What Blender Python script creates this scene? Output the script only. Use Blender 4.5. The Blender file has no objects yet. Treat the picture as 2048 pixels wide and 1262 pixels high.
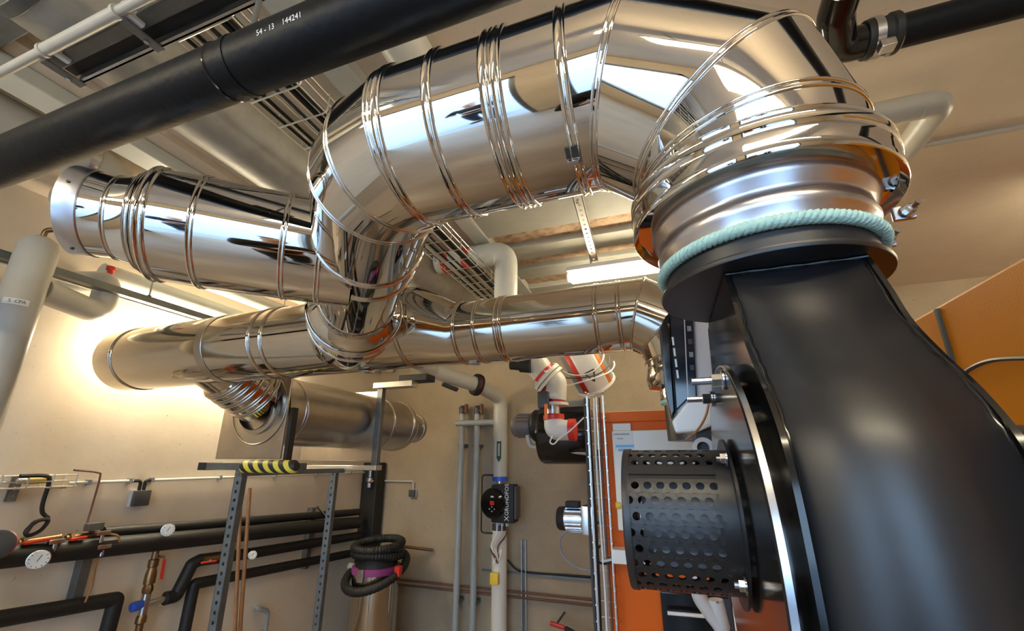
import bpy, bmesh, math, random
from mathutils import Vector, Matrix
random.seed(4)
S = bpy.context.scene
COL = S.collection
PI = math.pi
H = 1.6                      # height of the camera above the floor

# ---------------------------------------------------------------- camera
PITCH, YAW, FPX = math.radians(16.55), math.radians(19.37), 848.0
PPX, PPY = 1024.0, 670.0
cam = bpy.data.cameras.new('camera')
cam_o = bpy.data.objects.new('camera', cam)
COL.objects.link(cam_o)
cam.sensor_width = 36.0
cam.lens = FPX * 36.0 / 2048.0
cam.shift_y = (PPY - 631.0) / 2048.0
cam.clip_start = 0.01
cam_o.location = (0, 0, H)
cam_o.rotation_euler = (PI / 2 + PITCH, 0, YAW)
S.camera = cam_o

# ---------------------------------------------------------------- world, exposure
wd = bpy.data.worlds.new('daylight')
S.world = wd
wd.use_nodes = True
bg = wd.node_tree.nodes['Background']
bg.inputs[0].default_value = (0.46, 0.70, 1.0, 1)
bg.inputs[1].default_value = 4.6
S.view_settings.view_transform = 'Standard'
S.view_settings.look = 'None'
S.view_settings.gamma = 1
S.view_settings.use_curve_mapping = False
S.view_settings.exposure = 0.5
LAMP = 30.0                  # emission of the fluorescent tubes
LAMP_COL = (1.0, 0.86, 0.60)


def ray(px, py):
    r, u = px - PPX, PPY - py
    up = u * math.cos(PITCH) + FPX * math.sin(PITCH)
    fw = FPX * math.cos(PITCH) - u * math.sin(PITCH)
    return Vector((-math.sin(YAW) * fw + math.cos(YAW) * r, math.cos(YAW) * fw + math.sin(YAW) * r, up))


def at(px, py, **k):         # the point of the room seen at a pixel on the plane x=, y= or z= (z above the camera)
    d = ray(px, py)
    a, v = list(k.items())[0]
    d = d * (v / d['xyz'.index(a)])
    return d + Vector((0, 0, H))


def W(x, y, z):              # z given above the camera
    return Vector((x, y, z + H))


# ---------------------------------------------------------------- materials
def mat(name, col, rough=.5, metal=0.0, col2=None, scale=6.0, amt=.5, bump=0.0, bscale=None, emit=None, spec=.5,
        pits=0.0, alpha=None, aniso=None, coat=0.0, trans=0.0, rvar=0.0, stretch=None):
    m = bpy.data.materials.new(name)
    m.use_nodes = True
    nt = m.node_tree
    b = nt.nodes['Principled BSDF']
    b.inputs['Base Color'].default_value = (*col, 1)
    b.inputs['Roughness'].default_value = rough
    b.inputs['Metallic'].default_value = metal
    b.inputs['Specular IOR Level'].default_value = spec
    if coat:
        b.inputs['Coat Weight'].default_value = coat
        b.inputs['Coat Roughness'].default_value = .08
    if trans:
        b.inputs['Transmission Weight'].default_value = trans
        b.inputs['IOR'].default_value = 1.2
    if alpha is not None:
        b.inputs['Alpha'].default_value = alpha
    if emit:
        b.inputs['Emission Color'].default_value = (*emit[0], 1)
        b.inputs['Emission Strength'].default_value = emit[1]
    tc = nt.nodes.new('ShaderNodeTexCoord')
    vec = tc.outputs['Object']
    if stretch:
        mp = nt.nodes.new('ShaderNodeMapping')
        mp.inputs['Scale'].default_value = stretch
        nt.links.new(vec, mp.inputs['Vector'])
        vec = mp.outputs['Vector']
    if col2 or rvar:
        n = nt.nodes.new('ShaderNodeTexNoise')
        n.inputs['Scale'].default_value = scale
        n.inputs['Detail'].default_value = 6
        n.inputs['Roughness'].default_value = .65
        nt.links.new(vec, n.inputs['Vector'])
        if col2:
            cr = nt.nodes.new('ShaderNodeValToRGB')
            cr.color_ramp.elements[0].position = .5 - amt * .5
            cr.color_ramp.elements[1].position = .5 + amt * .5
            cr.color_ramp.elements[0].color = (*col2, 1)
            cr.color_ramp.elements[1].color = (*col, 1)
            nt.links.new(n.outputs['Fac'], cr.inputs['Fac'])
            out = cr.outputs['Color']
            if pits:
                v = nt.nodes.new('ShaderNodeTexNoise')
                v.inputs['Scale'].default_value = 42
                v.inputs['Detail'].default_value = 2
                nt.links.new(vec, v.inputs['Vector'])
                c2 = nt.nodes.new('ShaderNodeValToRGB')
                c2.color_ramp.elements[0].position = .235
                c2.color_ramp.elements[1].position = .275
                c2.color_ramp.elements[0].color = (1 - pits, 1 - pits, 1 - pits, 1)
                nt.links.new(v.outputs['Fac'], c2.inputs['Fac'])
                mx = nt.nodes.new('ShaderNodeMix')
                mx.data_type = 'RGBA'
                mx.blend_type = 'MULTIPLY'
                mx.inputs['Factor'].default_value = 1
                nt.links.new(out, mx.inputs['A'])
                nt.links.new(c2.outputs['Color'], mx.inputs['B'])
                out = mx.outputs['Result']
            nt.links.new(out, b.inputs['Base Color'])
        if rvar:
            mr = nt.nodes.new('ShaderNodeMapRange')
            mr.inputs['From Min'].default_value = .3
            mr.inputs['From Max'].default_value = .7
            mr.inputs['To Min'].default_value = max(0, rough - rvar)
            mr.inputs['To Max'].default_value = rough + rvar
            nt.links.new(n.outputs['Fac'], mr.inputs['Value'])
            nt.links.new(mr.outputs['Result'], b.inputs['Roughness'])
    if bump:
        nb = nt.nodes.new('ShaderNodeTexNoise')
        nb.inputs['Scale'].default_value = bscale or scale
        nb.inputs['Detail'].default_value = 3
        nt.links.new(vec, nb.inputs['Vector'])
        bp = nt.nodes.new('ShaderNodeBump')
        bp.inputs['Strength'].default_value = bump
        bp.inputs['Distance'].default_value = .01
        nt.links.new(nb.outputs['Fac'], bp.inputs['Height'])
        nt.links.new(bp.outputs['Normal'], b.inputs['Normal'])
    return m


def stripes(name, c1, c2, freq, direction):
    m = mat(name, c1, .5)
    nt = m.node_tree
    b = nt.nodes['Principled BSDF']
    tc = nt.nodes.new('ShaderNodeTexCoord')
    d = nt.nodes.new('ShaderNodeVectorMath')
    d.operation = 'DOT_PRODUCT'
    d.inputs[1].default_value = direction
    nt.links.new(tc.outputs['Object'], d.inputs[0])
    mu = nt.nodes.new('ShaderNodeMath')
    mu.operation = 'MULTIPLY'
    mu.inputs[1].default_value = freq
    nt.links.new(d.outputs['Value'], mu.inputs[0])
    fr = nt.nodes.new('ShaderNodeMath')
    fr.operation = 'FRACT'
    nt.links.new(mu.outputs[0], fr.inputs[0])
    gt = nt.nodes.new('ShaderNodeMath')
    gt.operation = 'GREATER_THAN'
    gt.inputs[1].default_value = .5
    nt.links.new(fr.outputs[0], gt.inputs[0])
    mx = nt.nodes.new('ShaderNodeMix')
    mx.data_type = 'RGBA'
    mx.inputs['A'].default_value = (*c1, 1)
    mx.inputs['B'].default_value = (*c2, 1)
    nt.links.new(gt.outputs[0], mx.inputs['Factor'])
    nt.links.new(mx.outputs['Result'], b.inputs['Base Color'])
    return m


M = {}
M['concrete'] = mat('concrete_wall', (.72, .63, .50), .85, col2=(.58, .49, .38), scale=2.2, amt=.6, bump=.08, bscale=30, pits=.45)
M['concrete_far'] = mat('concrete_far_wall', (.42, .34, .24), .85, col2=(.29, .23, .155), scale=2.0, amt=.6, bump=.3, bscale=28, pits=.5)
M['ceiling'] = mat('ceiling_plaster', (.74, .64, .51), .85, col2=(.60, .50, .38), scale=1.4, amt=.55, bump=.15, bscale=36, pits=.4)
M['rough_soffit'] = mat('rough_soffit', (.60, .44, .30), .9, col2=(.32, .20, .12), scale=16, amt=.28, bump=.6, bscale=34)
M['rib'] = mat('grey_rib', (.50, .50, .44), .6, col2=(.40, .39, .33), scale=8, amt=.6)
M['floor'] = mat('screed_floor', (.38, .30, .22), .35, col2=(.25, .19, .14), scale=1.4, amt=.6, rvar=.1)
M['outside'] = mat('asphalt', (.42, .45, .50), .8, col2=(.32, .34, .38), scale=3)
M['steel'] = mat('polished_steel', (.74, .715, .68), .03, 1, bump=.02, bscale=3.2, scale=7, rvar=.02)
M['steel_far'] = mat('polished_steel_darkened', (.58, .53, .46), .07, 1, bump=.05, bscale=4, scale=6, rvar=.05)  # darker steel copy; far ducts' dark reflections are put into its base colour
M['steel_dull'] = mat('dull_steel', (.56, .51, .45), .28, 1, col2=(.40, .36, .31), scale=5, bump=.08, bscale=5)
M['brushed'] = mat('brushed_steel', (.62, .60, .62), .30, 1, scale=40, rvar=.03, bump=.01, bscale=60)
M['zinc'] = mat('zinc_plated', (.72, .72, .74), .25, 1, col2=(.5, .5, .52), scale=20)
M['zinc_dark'] = mat('galvanised_strut', (.22, .23, .23), .45, .7, col2=(.13, .14, .14), scale=14)
M['wire'] = mat('galvanised_wire', (.72, .70, .64), .3, .9)
M['bolt'] = mat('bolt_steel', (.7, .74, .8), .2, 1)
M['black'] = mat('black_powder_coat', (.010, .010, .0115), .40, spec=.75, bump=.025, bscale=1600)
M['black_gloss'] = mat('black_enamel', (.006, .006, .006), .14, spec=.5)
M['black_matt'] = mat('black_rubber', (.008, .008, .008), .6, col2=(.014, .013, .012), scale=20)
M['black_pipe'] = mat('black_cast_pipe', (.004, .005, .007), .46, bump=.12, bscale=60, spec=.2)
M['insul'] = mat('black_foam_insulation', (.012, .0115, .011), .55, col2=(.006, .006, .006), scale=16, bump=.2, bscale=18)
M['rope'] = mat('mint_glass_rope', (.50, .72, .64), .8, col2=(.36, .58, .52), scale=140, bump=.2, bscale=400)
M['pvc'] = mat('grey_pvc_jacket', (.50, .49, .44), .38, col2=(.43, .42, .37), scale=7)
M['pvc_light'] = mat('pale_jacket', (.68, .69, .62), .35, col2=(.60, .60, .54), scale=6)
M['pvc_dusty'] = mat('dusty_grey_jacket', (.46, .44, .38), .42, col2=(.30, .27, .22), scale=9, amt=.5, bump=.25, bscale=14)
M['white_pipe'] = mat('white_jacket', (.72, .71, .64), .4)
M['grey_paint'] = mat('grey_pipe_paint', (.34, .37, .38), .45, col2=(.28, .30, .31), scale=9)
M['red'] = mat('red_paint', (.62, .035, .02), .35)
M['orange'] = mat('orange_cabinet', (.72, .13, .004), .5, bump=.05, bscale=300, spec=.25)
M['orange_warm'] = mat('amber_orange_panel', (.66, .23, .003), .5, bump=.06, bscale=300, spec=.25)
M['orange_red'] = mat('orange_red_panel', (.72, .07, .012), .4)
M['orange_plastic'] = mat('orange_plastic', (.9, .22, .02), .4)
M['white'] = mat('white_panel', (.80, .78, .70), .4)
M['white_plastic'] = mat('white_plastic', (.82, .83, .83), .35)
M['lightgrey'] = mat('light_grey_plastic', (.58, .58, .60), .35)
M['midgrey'] = mat('mid_grey_plastic', (.26, .27, .29), .4)
M['darkgrey'] = mat('dark_grey_plastic', (.06, .06, .065), .45)
M['window_dark'] = mat('tinted_display_window', (.012, .018, .03), .12, spec=.7)
M['clear'] = mat('clear_plastic_hood', (.9, .92, .95), .12, trans=.85)
M['blue'] = mat('blue_plastic', (.03, .10, .55), .35)
M['blue_tape'] = mat('blue_sticker', (.15, .42, .72), .4)
M['yellow'] = mat('yellow_plastic', (.85, .60, .06), .4)
M['yellow_brown'] = mat('yellow_brown_sleeve', (.50, .36, .08), .45)
M['purple'] = mat('purple_band', (.28, .05, .20), .4)
M['brass'] = mat('old_brass', (.36, .21, .09), .35, .9, col2=(.22, .13, .06), scale=30)
M['copper'] = mat('copper_rod', (.40, .19, .07), .45, .15, col2=(.28, .13, .05), scale=20)
M['rust'] = mat('rusty_brown_pipe', (.14, .06, .04), .6)
M['brownmotor'] = mat('brown_grey_motor', (.17, .14, .12), .4)
M['green'] = mat('dark_green_label', (.01, .06, .035), .5)
M['print'] = mat('dark_print', (.05, .05, .05), .5)
M['print_white'] = mat('white_print', (.8, .82, .82), .5)
M['paper'] = mat('paper_label', (.75, .74, .70), .6)
M['hazard'] = stripes('hazard_tape', (.02, .02, .02), (.80, .66, .08), 15.0, (1.0, 0.0, 0.75))
M['tube_wall'] = mat('lit_wall_tube', (1, 1, 1), .4, emit=(LAMP_COL, LAMP * 1.6))
M['tube'] = mat('lit_tube', (1, 1, 1), .4, emit=(LAMP_COL, LAMP))
M['glass'] = mat('gauge_face', (.78, .78, .74), .2)
M['skin'] = mat('skin', (.62, .38, .28), .5)
M['navy'] = mat('navy_workwear', (.015, .02, .035), .8)
M['black_cloth'] = mat('black_clothes', (.012, .012, .013), .85)
M['hair'] = mat('dark_hair', (.03, .02, .015), .6)
M['car'] = mat('dark_car_paint', (.02, .022, .03), .15, spec=.6)

ORG = {}


# ---------------------------------------------------------------- mesh helpers
def basis(d):
    d = Vector(d).normalized()
    u = d.cross(Vector((0, 0, 1)))
    if u.length < 1e-4:
        u = d.cross(Vector((0, 1, 0)))
    u.normalize()
    return d, u, d.cross(u).normalized()


class MB:
    def __init__(self):
        self.v, self.f = [], []

    def add(self, vs, fs):
        o = len(self.v)
        self.v += [Vector(p) for p in vs]
        self.f += [[i + o for i in q] for q in fs]
        return self

    def box(self, a, b):
        x0, y0, z0 = [min(a[i], b[i]) for i in range(3)]
        x1, y1, z1 = [max(a[i], b[i]) for i in range(3)]
        return self.add([(x0, y0, z0), (x1, y0, z0), (x1, y1, z0), (x0, y1, z0), (x0, y0, z1), (x1, y0, z1), (x1, y1, z1), (x0, y1, z1)],
                        [(0, 3, 2, 1), (4, 5, 6, 7), (0, 1, 5, 4), (1, 2, 6, 5), (2, 3, 7, 6), (3, 0, 4, 7)])

    def obox(self, c, u, v, w):      # box from a centre and three half vectors
        c, u, v, w = map(Vector, (c, u, v, w))
        P = [c + u * a + v * b + w * d for d in (-1, 1) for b in (-1, 1) for a in (-1, 1)]
        return self.add(P, [(0, 2, 3, 1), (4, 5, 7, 6), (0, 1, 5, 4), (1, 3, 7, 5), (3, 2, 6, 7), (2, 0, 4, 6)])

    def bar(self, p0, p1, w, h, up=(0, 0, 1)):   # rectangular bar between two points
        p0, p1 = Vector(p0), Vector(p1)
        d = (p1 - p0).normalized()
        s = d.cross(Vector(up))
        if s.length < 1e-4:
            s = d.cross(Vector((0, 1, 0)))
        s.normalize()
        t = s.cross(d)
        return self.obox((p0 + p1) / 2, (p1 - p0) / 2, s * w / 2, t * h / 2)

    def rings(self, loops, closed=False, caps=True):
        n = len(loops[0])
        vs = [p for l in loops for p in l]
        fs = []
        k = len(loops)
        for i in range(k if closed else k - 1):
            a, b = i * n, ((i + 1) % k) * n
            for j in range(n):
                fs.append((a + j, a + (j + 1) % n, b + (j + 1) % n, b + j))
        if caps and not closed:
            fs.append(tuple(range(n))[::-1])
            fs.append(tuple((k - 1) * n + j for j in range(n)))
        return self.add(vs, fs)

    def lathe(self, prof, o, axis, n=32, caps=True, off=None, phase=0.0):   # prof: (distance along the axis, radius)
        d, u, w = basis(axis)
        o = Vector(o)
        L = []
        for i, (s, r) in enumerate(prof):
            c = o + d * s + (Vector(off[i]) if off else Vector())
            L.append([c + (u * math.cos(2 * PI * j / n + phase) + w * math.sin(2 * PI * j / n + phase)) * r for j in range(n)])
        return self.rings(L, caps=caps)

    def tube(self, p0, p1, r, r1=None, n=16, caps=True):
        p0, p1 = Vector(p0), Vector(p1)
        return self.lathe([(0, r), ((p1 - p0).length, r if r1 is None else r1)], p0, p1 - p0, n, caps)

    def sweep(self, pts, r, n=8, closed=False, caps=True):
        pts = [Vector(p) for p in pts]
        k = len(pts)
        rr = r if isinstance(r, (list, tuple)) else [r] * k
        tang = []
        for i in range(k):
            a = pts[i - 1] if (i > 0 or closed) else pts[i]
            b = pts[(i + 1) % k] if (i < k - 1 or closed) else pts[i]
            tang.append((b - a).normalized())
        _, u, _ = basis(tang[0])
        L = []
        for i in range(k):
            t = tang[i]
            u = (u - t * u.dot(t))
            if u.length < 1e-6:
                _, u, _ = basis(t)
            u.normalize()
            w = t.cross(u)
            sc = 1.0
            L.append([pts[i] + (u * math.cos(2 * PI * j / n) + w * math.sin(2 * PI * j / n)) * rr[i] * sc for j in range(n)])
        return self.rings(L, closed=closed, caps=caps)

    def prism(self, poly, ext):       # polygon (3D points) extruded by a vector
        poly = [Vector(p) for p in poly]
        e = Vector(ext)
        n = len(poly)
        vs = poly + [p + e for p in poly]
        fs = [tuple(range(n))[::-1], tuple(n + i for i in range(n))] + [(i, (i + 1) % n, n + (i + 1) % n, n + i) for i in range(n)]
        return self.add(vs, fs)

    def build(self, name, m, parent=None, smooth=35, bevel=0.0, origin=None, kind=None, solid=0.0):
        if parent is not None:
            o = ORG[parent.name]
        elif origin is not None:
            o = Vector(origin)
        else:
            xs = [p.x for p in self.v]; ys = [p.y for p in self.v]; zs = [p.z for p in self.v]
            o = Vector(((min(xs) + max(xs)) / 2, (min(ys) + max(ys)) / 2, min(zs)))
        me = bpy.data.meshes.new(name)
        me.from_pydata([p - o for p in self.v], [], self.f)
        bm = bmesh.new()
        bm.from_mesh(me)
        bmesh.ops.recalc_face_normals(bm, faces=bm.faces)
        if bevel:
            es = [e for e in bm.edges if len(e.link_faces) == 2 and e.calc_face_angle(0) > .6]
            bmesh.ops.bevel(bm, geom=es, offset=bevel, segments=2, profile=.6, affect='EDGES')
        bm.to_mesh(me)
        bm.free()
        me.materials.append(M[m])
        if smooth:
            for p in me.polygons:
                p.use_smooth = True
            me.set_sharp_from_angle(angle=math.radians(smooth))
        ob = bpy.data.objects.new(name, me)
        COL.objects.link(ob)
        if parent is not None:
            ob.parent = parent
        else:
            ob.location = o
        ORG[ob.name] = o
        if kind:
            ob['kind'] = kind
        if solid:
            md = ob.modifiers.new('thickness', 'SOLIDIFY')
            md.thickness = solid
            md.offset = 0
        return ob


def tag(o, label, cat, group=None):
    o['label'] = label
    o['category'] = cat
    if group:
        o['group'] = group
    return o


def thing(name, label, cat, loc, group=None):
    o = bpy.data.objects.new(name, None)
    o.empty_display_size = .05
    COL.objects.link(o)
    o.location = loc
    ORG[o.name] = Vector(loc)
    return tag(o, label, cat, group)


def fillet(pts, R, k=7):      # a polyline with rounded corners
    pts = [Vector(p) for p in pts]
    out = [pts[0]]
    for i in range(1, len(pts) - 1):
        a, b, c = pts[i - 1], pts[i], pts[i + 1]
        d0, d1 = (b - a).normalized(), (c - b).normalized()
        ang = d0.angle(d1)
        if ang < .02:
            out.append(b)
            continue
        r = R[i - 1] if isinstance(R, (list, tuple)) else R
        t = min(r * math.tan(ang / 2), (b - a).length * .49, (c - b).length * .49)
        p0, p1 = b - d0 * t, b + d1 * t
        for j in range(k + 1):
            s = j / k
            out.append(p0 * (1 - s) ** 2 + b * 2 * s * (1 - s) + p1 * s * s)
    out.append(pts[-1])
    return out


def curve(pts, k=6):          # Catmull-Rom through points
    pts = [Vector(p) for p in pts]
    q = [pts[0] * 2 - pts[1]] + pts + [pts[-1] * 2 - pts[-2]]
    out = []
    for i in range(1, len(q) - 2):
        for j in range(k):
            t = j / k
            a, b, c, d = q[i - 1], q[i], q[i + 1], q[i + 2]
            out.append(.5 * ((2 * b) + (c - a) * t + (2 * a - 5 * b + 4 * c - d) * t * t + (3 * b - a - 3 * c + d) * t ** 3))
    return out + [pts[-1]]


def mitre_loops(path, r, n):
    """cross-sections of a round duct at the vertices of a polyline, cut on the bisecting planes"""
    path = [Vector(p) for p in path]
    k = len(path)
    dirs = [(path[i + 1] - path[i]).normalized() for i in range(k - 1)]
    d, u, w = basis(dirs[0])
    loops = []
    for i in range(k):
        din = dirs[max(i - 1, 0)]
        dout = dirs[min(i, k - 2)]
        nrm = (din + dout).normalized()
        rr = r[i] if isinstance(r, (list, tuple)) else r
        u = (u - din * u.dot(din)).normalized()
        w = din.cross(u)
        L = []
        for j in range(n):
            p = path[i] + (u * math.cos(2 * PI * j / n) + w * math.sin(2 * PI * j / n)) * rr
            t = (path[i] - p).dot(nrm) / din.dot(nrm)
            L.append(p + din * t)
        loops.append(L)
        # reflect the frame into the next direction
        ax = din.cross(dout)
        if ax.length > 1e-6:
            q = Matrix.Rotation(din.angle(dout), 3, ax.normalized())
            u = q @ u
    return loops, dirs


def band(parent, o, axis, r, m='steel', w=.009, h=.004, n=72, name='clamp_ring'):
    return MB().lathe([(-w * 1.1, r - .001), (-w, r + h * .7), (-w * .7, r + h), (-w * .35, r + h * .2), (w * .35, r + h * .2), (w * .7, r + h), (w, r + h * .7), (w * 1.1, r - .001)],
                      o, axis, n, caps=False).build(name, m, parent, smooth=60)


def bead(parent, loop, r=.003, m='steel', name='seam_bead'):
    return MB().sweep(loop, r, 8, closed=True).build(name, m, parent, smooth=60)


def bolt(parent, o, axis, r=.006, head=.006, length=.02, m='bolt', name='bolt'):
    d = Vector(axis).normalized()
    b = MB().lathe([(0, r * 1.5), (.0016, r * 1.5)], o, d, 16)
    b.lathe([(.0016, r), (.0016 + head, r), (.0018 + head, r * .8)], o, d, 6)
    b.lathe([(.0018 + head, r * .55), (length, r * .55)], o, d, 10)
    return b.build(name, m, parent, smooth=30)


def text(parent, s, o, u, v, size, m, wrap=None, name='lettering', thick=.0006, align='CENTER'):
    """lettering as thin raised mesh; wrap = (centre, axis, radius, start angle vectors) bends it round a pipe"""
    cu = bpy.data.curves.new('lettering', 'FONT')
    cu.body = s
    cu.size = 1
    cu.align_x = align
    cu.align_y = 'CENTER'
    cu.resolution_u = 2
    tmp = bpy.data.objects.new('lettering_tmp', cu)
    COL.objects.link(tmp)
    dg = bpy.context.evaluated_depsgraph_get()
    me = bpy.data.meshes.new_from_object(tmp.evaluated_get(dg))
    bpy.data.objects.remove(tmp)
    u, v, o = Vector(u).normalized(), Vector(v).normalized(), Vector(o)
    nrm = u.cross(v)
    b = MB()
    vs = []
    for q in me.vertices:
        a, c = q.co.x * size, q.co.y * size
        if wrap:
            ctr, rad = wrap
            n0 = (o - Vector(ctr))
            n0 = (n0 - u * n0.dot(u)).normalized()
            t0 = n0.cross(u)
            if t0.dot(v) < 0:
                t0 = -t0
            ang = c / rad
            base = Vector(ctr) + u * (o - Vector(ctr)).dot(u)
            vs.append(base + u * a + (n0 * math.cos(ang) + t0 * math.sin(ang)) * (rad + thick))
        else:
            vs.append(o + u * a + v * c + nrm * thick)
    b.add(vs, [tuple(p.vertices) for p in me.polygons])
    return b.build(name, m, parent, smooth=0)


def perforated(fn, rows, s0, s1, pitch, hole_t, holes, hr, nseg=12, stagger=True):
    """strip of cells, each a rectangle with a round hole; fn(s, t) maps to space; rows = list of (t0, t1, solid)"""
    b = MB()
    for j, (t0, t1, solid) in enumerate(rows):
        if solid:
            k = holes * 2
            for i in range(k):
                a, c = s0 + (s1 - s0) * i / k, s0 + (s1 - s0) * (i + 1) / k
                b.add([fn(a, t0), fn(c, t0), fn(c, t1), fn(a, t1)], [(0, 1, 2, 3)])
            continue
        off = (s1 - s0 - holes * pitch) / 2 + (pitch * .25 * (1 if j % 2 else -1) if stagger else 0)
        a = s0 + off
        if off > 1e-6:
            b.add([fn(s0, t0), fn(a, t0), fn(a, t1), fn(s0, t1)], [(0, 1, 2, 3)])
        for i in range(holes):
            cs, ct = a + pitch * (i + .5), (t0 + t1) / 2
            hs, ht = pitch / 2, (t1 - t0) / 2
            inner, outer = [], []
            for q in range(nseg):
                an = 2 * PI * (q + .5) / nseg
                ca, sa = math.cos(an), math.sin(an)
                m_ = 1 / max(abs(ca), abs(sa))
                inner.append(fn(cs + hr * ca, ct + hole_t * sa))
                outer.append(fn(cs + hs * ca * m_, ct + ht * sa * m_))
            fs = [(q, (q + 1) % nseg, nseg + (q + 1) % nseg, nseg + q) for q in range(nseg)]
            # corners: project the two points beside each diagonal onto the corner
            b.add(inner + outer, fs)
            corners = [(cs + hs, ct + ht), (cs - hs, ct + ht), (cs - hs, ct - ht), (cs + hs, ct - ht)]
            for c_i, cpt in enumerate(corners):
                ang = PI / 4 + c_i * PI / 2
                q0 = int(math.floor(ang / (2 * PI / nseg) - .5))
                o_ = len(b.v) - (2 * nseg) - c_i
                b.add([fn(*cpt)], [])
                idx = len(b.v) - 1
                b.f.append([o_ + nseg + q0 % nseg, idx, o_ + nseg + (q0 + 1) % nseg])
        e = a + pitch * holes
        if s1 - e > 1e-6:
            b.add([fn(e, t0), fn(s1, t0), fn(s1, t1), fn(e, t1)], [(0, 1, 2, 3)])
    return b


def struct(mb, name, m, **k):
    o = mb.build(name, m, **k)
    o['kind'] = 'structure'
    return o


def dup(root, delta, label=None):
    r = root.copy()
    COL.objects.link(r)
    r.location = root.location + Vector(delta)
    ORG[r.name] = ORG[root.name] + Vector(delta)
    if label:
        r['label'] = label
    for ch in list(root.children):
        c = ch.copy()
        COL.objects.link(c)
        c.parent = r
        ORG[c.name] = ORG[r.name]
        for g in list(ch.children):
            e = g.copy()
            COL.objects.link(e)
            e.parent = c
            ORG[e.name] = ORG[r.name]
    return r

for a, b in ((-2.35, -.75), (-.45, 1.55)):      # daylight enters through the two gateways
    al = bpy.data.lights.new('gateway_portal', 'AREA')
    al.shape = 'RECTANGLE'
    al.size, al.size_y = b - a, 2.65
    al.cycles.is_portal = True
    ao = bpy.data.objects.new('gateway_portal', al)
    COL.objects.link(ao)
    ao.location = ((a + b) / 2, -2.42, 1.3)
    ao.rotation_euler = (PI / 2, 0, PI)

# ================================================================ THE ROOM
XL, XR, YF, YB, ZC = -2.95, 3.2, 3.95, -2.3, 1.33
floor = struct(MB().box((XL - .2, YB - .25, -.12), (XR + .2, YF + .2, 0)), 'floor', 'floor', smooth=0)
ceiling = struct(MB().box(W(XL - .2, YB - .25, ZC), W(XR + .2, YF + .2, ZC + .15)), 'ceiling', 'ceiling', smooth=0)
struct(MB().box((XL - .2, YB - .25, 0), W(XL, YF + .2, ZC)), 'wall_left', 'concrete', smooth=0)
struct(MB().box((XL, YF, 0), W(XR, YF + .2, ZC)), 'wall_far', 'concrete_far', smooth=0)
struct(MB().box((XR, YB - .25, 0), W(XR + .2, YF + .2, ZC)), 'wall_right', 'concrete', smooth=0)
# wall behind the camera with two open gateways to the yard
DOORS = ((-2.35, -.75), (-.45, 1.55))
wb = MB()
prev = XL
for a, b in DOORS:
    wb.box((prev, YB - .25, 0), (a, YB, H + ZC))
    wb.box((a, YB - .25, 2.65), (b, YB, H + ZC))
    prev = b
wb.box((prev, YB - .25, 0), (XR, YB, H + ZC))
struct(wb, 'wall_behind', 'concrete', smooth=0)
for i, (a, b) in enumerate(DOORS):
    fr = MB()
    fr.box((a, YB - .10, 0), (a + .06, YB - .04, 2.65)).box((b - .06, YB - .10, 0), (b, YB - .04, 2.65)).box((a, YB - .10, 2.59), (b, YB - .04, 2.65))
    struct(fr, 'trim_%d' % (i + 1), 'zinc_dark', smooth=0)
struct(MB().box((-30, -40, -.14), (30, YB - .25, -.04)), 'ground', 'outside', smooth=0)

# shallow grey ribs with rough boarding between them under the ceiling near the far wall
for y0, y1 in ((1.76, 2.10), (2.27, 2.44), (2.58, 2.74), (2.92, 3.10)):
    MB().box(W(-.93, y0, ZC - .05), W(.62, y1, ZC)).build('ceiling_rib', 'rib', ceiling, smooth=0, bevel=.006)
for y0, y1 in ((2.10, 2.27), (2.44, 2.58), (2.74, 2.92)):
    MB().box(W(-.93, y0, ZC - .012), W(.62, y1, ZC)).build('rough_board', 'rough_soffit', ceiling, smooth=0)
for x, y in ((.02, 2.18), (.10, 2.51)):
    MB().box(W(x, y - .085, ZC - .03), W(x + .035, y + .085, ZC - .01)).build('batten', 'rib', ceiling, smooth=0)
# stepped soffit along the left side
MB().box(W(-1.80, .30, ZC - .035), W(-1.62, YF, ZC)).build('soffit_step', 'ceiling', ceiling, smooth=0)
MB().box(W(-2.02, .30, ZC - .07), W(-1.80, YF, ZC)).build('soffit_step', 'ceiling', ceiling, smooth=0)

# ================================================================ LARGE THINGS
# ---- the near flue duct: collar over the fan, segmented elbow, straight run, second elbow, slanting branch
FX, FY = .126, .525            # centre of the fan outlet
ZA, RA = .517, .127
near = thing('flue_duct', 'polished steel flue duct rising from the black fan, arching over in a segmented elbow', 'duct', W(FX, FY, .22))
col_prof = [(.000, .1075), (.006, .1085), (.012, .1115), (.018, .1135), (.024, .1115), (.028, .1095), (.034, .1105), (.042, .1165), (.050, .1185), (.056, .1165), (.060, .1135), (.075, .1130)]
MB().lathe(col_prof, W(FX, FY, .222), (0, 0, 1), 96, caps=False).build('inner_collar', 'brushed', near, smooth=50)
MB().lathe([(.066, .1125), (.0665, .134), (.060, .1375), (.056, .1395), (.058, .1410), (.066, .1402), (.078, .1395), (.084, .1400), (.086, .1415), (.090, .1400), (.096, .1395), (.099, .1410), (.103, .1385), (.110, .1290)],
           W(FX, FY, .215), (0, 0, 1), 96, caps=False).build('lower_rim', 'steel', near, smooth=50)
for s, z, rr in ((1, .262, .1375), (1, .318, .130), (1, .232, .113)):
    ang = math.radians(2)
    c = W(FX + (rr + .008) * math.cos(ang), FY + (rr + .008) * math.sin(ang), z)
    cl = MB().obox(c, Vector((.010, 0, 0)), Vector((0, .003, 0)), Vector((0, 0, .008))).build('clamp_tab', 'zinc', near, smooth=0, bevel=.001)
    bolt(cl, c + Vector((.002, -.003, 0)), (0.3, -1, .15), .0055, .006, .016)
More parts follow.
